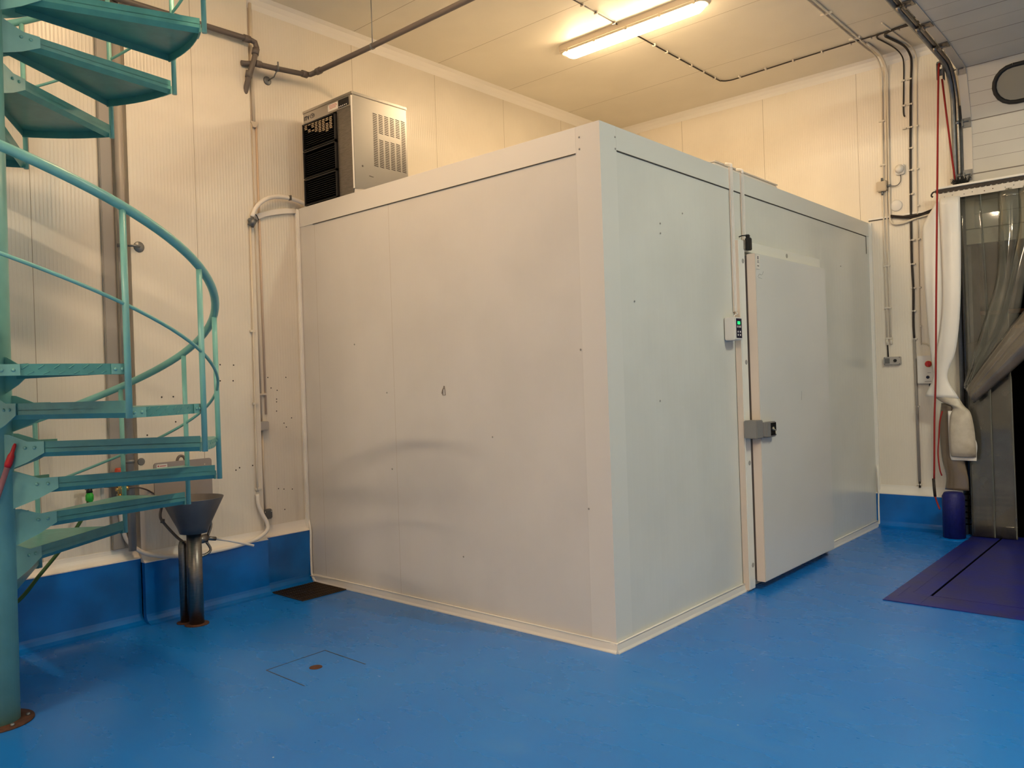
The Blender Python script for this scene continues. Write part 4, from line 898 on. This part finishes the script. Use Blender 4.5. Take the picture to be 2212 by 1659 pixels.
# black cable pair dropping from the ceiling
bca = thing('black_cable', 'thin black cable from the ceiling ending half way up the back wall', 'cable', (.36, YB, 3.98))
MB().tube([(.62, 3.98, ZC-.010), (.45, 3.975, ZC-.010), (.33, 3.99, ZC-.010), (.30, 4.06, ZC-.010), (.315, 4.16, ZC-.010), (.35, 4.40, ZC-.014), (.37, 4.55, ZC-.05), (.372, YB-.012, ZC-.13), (.363, YB-.010, 4.25), (.355, YB-.010, 4.05), (.358, YB-.010, 3.99), (.366, YB-.006, 3.975)], .0062, 8, sm=4).build('cable_run', 'brown_black', bca)
MB().lathe((.366, YB-.001, 3.975), [(.011, 0), (.011, .004)], 12, (0, -1, 0)).build('grommet', 'pvc_cream', bca)
bcb = thing('black_cable', 'thicker black cable running down the back wall into the grey conduit', 'cable', (.385, YB, 1.8))
MB().tube([(.95, 3.96, ZC-.012), (.60, 3.95, ZC-.012), (.42, 3.98, ZC-.012), (.37, 4.05, ZC-.012), (.385, 4.15, ZC-.012), (.43, 4.40, ZC-.016), (.443, 4.55, ZC-.06), (.440, YB-.014, ZC-.14), (.425, YB-.012, 4.2), (.405, YB-.012, 3.6), (.392, YB-.013, 3.0), (.386, YB-.012, 2.6), (.392, YB-.014, 2.3), (.383, YB-.012, 2.0), (.386, YB-.012, 1.83)], .0105, 8, sm=4).build('cable_run', 'brown_black', bcb)
MB().tube([(.386, YB-.014, 1.83), (.390, YB-.014, 1.3), (.392, YB-.014, .46)], .0125, 10).build('conduit_run', 'downpipe_grey', bcb)
MB().tube([(.393, YB-.014, .47), (.393, YB-.014, .40)], .0095, 8).build('cable_end', 'brown_black', bcb)
cq = MB()
for z in (4.32, 4.08, 3.86, 3.66, 3.45, 3.22, 3.0, 2.78, 2.55, 2.32, 2.1, 1.83, 1.18, .43): clip(cq, .386+(z-1.8)*.012 if z > 2 else .390, z, .046)
for z in (4.32, 4.08, 3.86): clip(cq, .36, z, .036)
pieces(cq, 'clip', 'clip_white', bcb)
tcd = thing('thin_conduit', 'thinnest cream conduit right of the thick black cable on the back wall', 'conduit', (.44, YB, 1.8))
MB().tube([(.43, 3.75, ZC-.008), (.455, 4.2, ZC-.008), (.485, 4.5, ZC-.03), (.488, YB-.01, ZC-.15), (.475, YB-.008, 4.1), (.455, YB-.008, 3.4), (.445, YB-.008, 2.6), (.440, YB-.008, 1.85), (.452, YB-.008, 1.79), (.50, YB-.008, 1.77), (.53, YB-.008, 1.72), (.535, YB-.008, 1.66)], .0062, 8, sm=4).build('conduit_run', 'pvc_cream', tcd)
cq = MB()
for z in (3.86, 3.45, 3.1, 2.78, 2.32, 1.95): clip(cq, .447+(z-2)*.014, z, .02)
pieces(cq, 'clip', 'clip_white', tcd)
sw = thing('wall_switch', 'small grey two-part switch unit on the back wall near the cold room', 'switch', (.185, YB, 1.59))
MB().box((.108, YB-.04, 1.590), (.262, YB-.0005, 1.668), .005).build('housing', 'box_grey', sw)
MB().box((.118, YB-.0435, 1.603), (.165, YB-.0402, 1.655), .002).build('meter', 'socket_grey', sw)
MB().lathe((.215, YB-.0402, 1.630), [(.016, 0), (.014, .012), (.010, .016)], 16, (0, -1, 0)).build('knob', 'black', sw)
cs = MB()
for x in (.116, .254):
    for z in (1.598, 1.660): cs.lathe((x, YB-.0402, z), [(.004, 0), (.004, .0015)], 8, (0, -1, 0))
pieces(cs, 'screw', 'ink', sw)
iso = thing('control_box', 'pale grey door control box with red rotary switch behind the white strip', 'control box', (.50, YB, 1.40))
MB().box((.416, YB-.065, 1.400), (.590, YB-.0005, 1.665), .006).build('housing', 'white_plastic', iso)
MB().lathe((.518, YB-.0652, 1.585), [(.032, 0), (.032, .006)], 24, (0, -1, 0)).build('switch_plate', 'brass', iso)
MB().lathe((.518, YB-.0714, 1.585), [(.029, 0), (.027, .018), (.02, .022)], 24, (0, -1, 0)).box((.510, YB-.105, 1.562), (.526, YB-.092, 1.608), .003).build('rotary_switch', 'red_plastic', iso)
MB().lathe((.508, YB-.0652, 1.460), [(.015, 0), (.014, .008), (.009, .010)], 20, (0, -1, 0)).build('push_button', 'navy_panel', iso)
MB().box((.505, YB-.0658, 1.500), (.535, YB-.0652, 1.503)).box((.480, YB-.0658, 1.418), (.55, YB-.0652, 1.421)).build('print', 'ink', iso)
MB().tube([(.515, YB-.03, 1.40), (.515, YB-.03, 1.378), (.525, YB-.03, 1.368)], .008, 8).build('gland', 'black', iso)
# ================================================================== CEILING CABLES AND LAMPS
cc = thing('ceiling_cable', 'dark cable clipped across the ceiling from the lamp to the loading door', 'cable', (-1.2, 2.5, ZC-.02))
cz = ZC-.011
MB().tube([(-1.21, -2.0, cz), (-1.215, 1.5, cz), (-1.22, 2.10, cz)], .0052, 8).build('cable_run', 'brown_black', cc)
MB().tube([(-1.222, 2.22, cz), (-1.222, 3.0, cz), (-1.218, 3.86, cz), (-1.205, 3.965, cz), (-1.14, 4.015, cz), (-1.0, 4.02, cz), (-.4, 3.99, cz), (.2, 3.975, cz), (.95, 3.965, cz)], .0062, 8, sm=4).build('cable_run', 'brown_black', cc)
cq = MB()
for y in (-1.5, -.6, .2, .9, 1.58, 1.77, 2.03, 2.68, 2.9, 3.12, 3.36, 3.6, 3.84): cq.box((-1.238, y-.007, ZC-.022), (-1.204, y+.007, ZC-.0005), .002)
for x in (-1.02, -.74, -.46, -.18, .08, .26, .5): cq.box((x-.007, 3.975, ZC-.022), (x+.007, 4.02, ZC-.0005), .002)
pieces(cq, 'clip', 'clip_white', cc)
def lamp(x0, x1, y, m, lab):
    L = thing('fluorescent_lamp', lab, 'lamp', ((x0+x1)/2, y, ZC-.11), 'fluorescent ceiling lamps')
    hw = .078
    def body(x0, x1, hw, z0, z1, name, mt, inset=.0):
        m_ = MB(); n = 8; pts = []
        for k in range(n+1): a = PI/2+PI*k/n; pts.append((x0+hw*.7+hw*.7*math.cos(a), y+hw*math.sin(a)))
        for k in range(n+1): a = -PI/2+PI*k/n; pts.append((x1-hw*.7+hw*.7*math.cos(a), y+hw*math.sin(a)))
        r0 = [m_.bm.verts.new((a, b, z1)) for a, b in pts]; cxm = (x0+x1)/2
        r1 = [m_.bm.verts.new((a+(inset if a < cxm else -inset), y+(b-y)*(1-inset*4), z0)) for a, b in pts]
        N_ = len(pts); m_.bm.faces.new(r0); m_.bm.faces.new(r1[::-1])
        for k in range(N_): m_.bm.faces.new((r0[k], r0[(k+1) % N_], r1[(k+1) % N_], r1[k]))
        return m_.build(name, mt, L)
    body(x0, x1, hw, ZC-.052, ZC-.001, 'housing', 'lamp_housing')
    body(x0+.006, x1-.006, hw-.006, ZC-.070, ZC-.0525, 'end_cap', 'lamp_housing', .02)
    body(x0+.045, x1-.045, hw-.014, ZC-.108, ZC-.0705, 'diffuser', m, .045)
    c_ = MB()
    for f in (.08, .28, .5, .72, .93):
        for s_ in (-1, 1): c_.box((x0+(x1-x0)*f-.012, y+s_*(hw-.004)-.005, ZC-.082), (x0+(x1-x0)*f+.012, y+s_*(hw-.004)+.005, ZC-.045), .002)
    pieces(c_, 'clip', 'silver', L)
labs = ['lit fluorescent lamp on the ceiling above the cold room', 'fluorescent lamp over the aisle beside the spiral stair', 'fluorescent lamp over the middle of the hall, out of view', 'fluorescent lamp at the near end of the hall, right row', 'fluorescent lamp at the near end of the hall, left row']
for i_, ((x0, x1, y, c), lab) in enumerate(zip(LAMPS, labs)): lamp(x0, x1, y, 'tube_%d' % i_, lab)
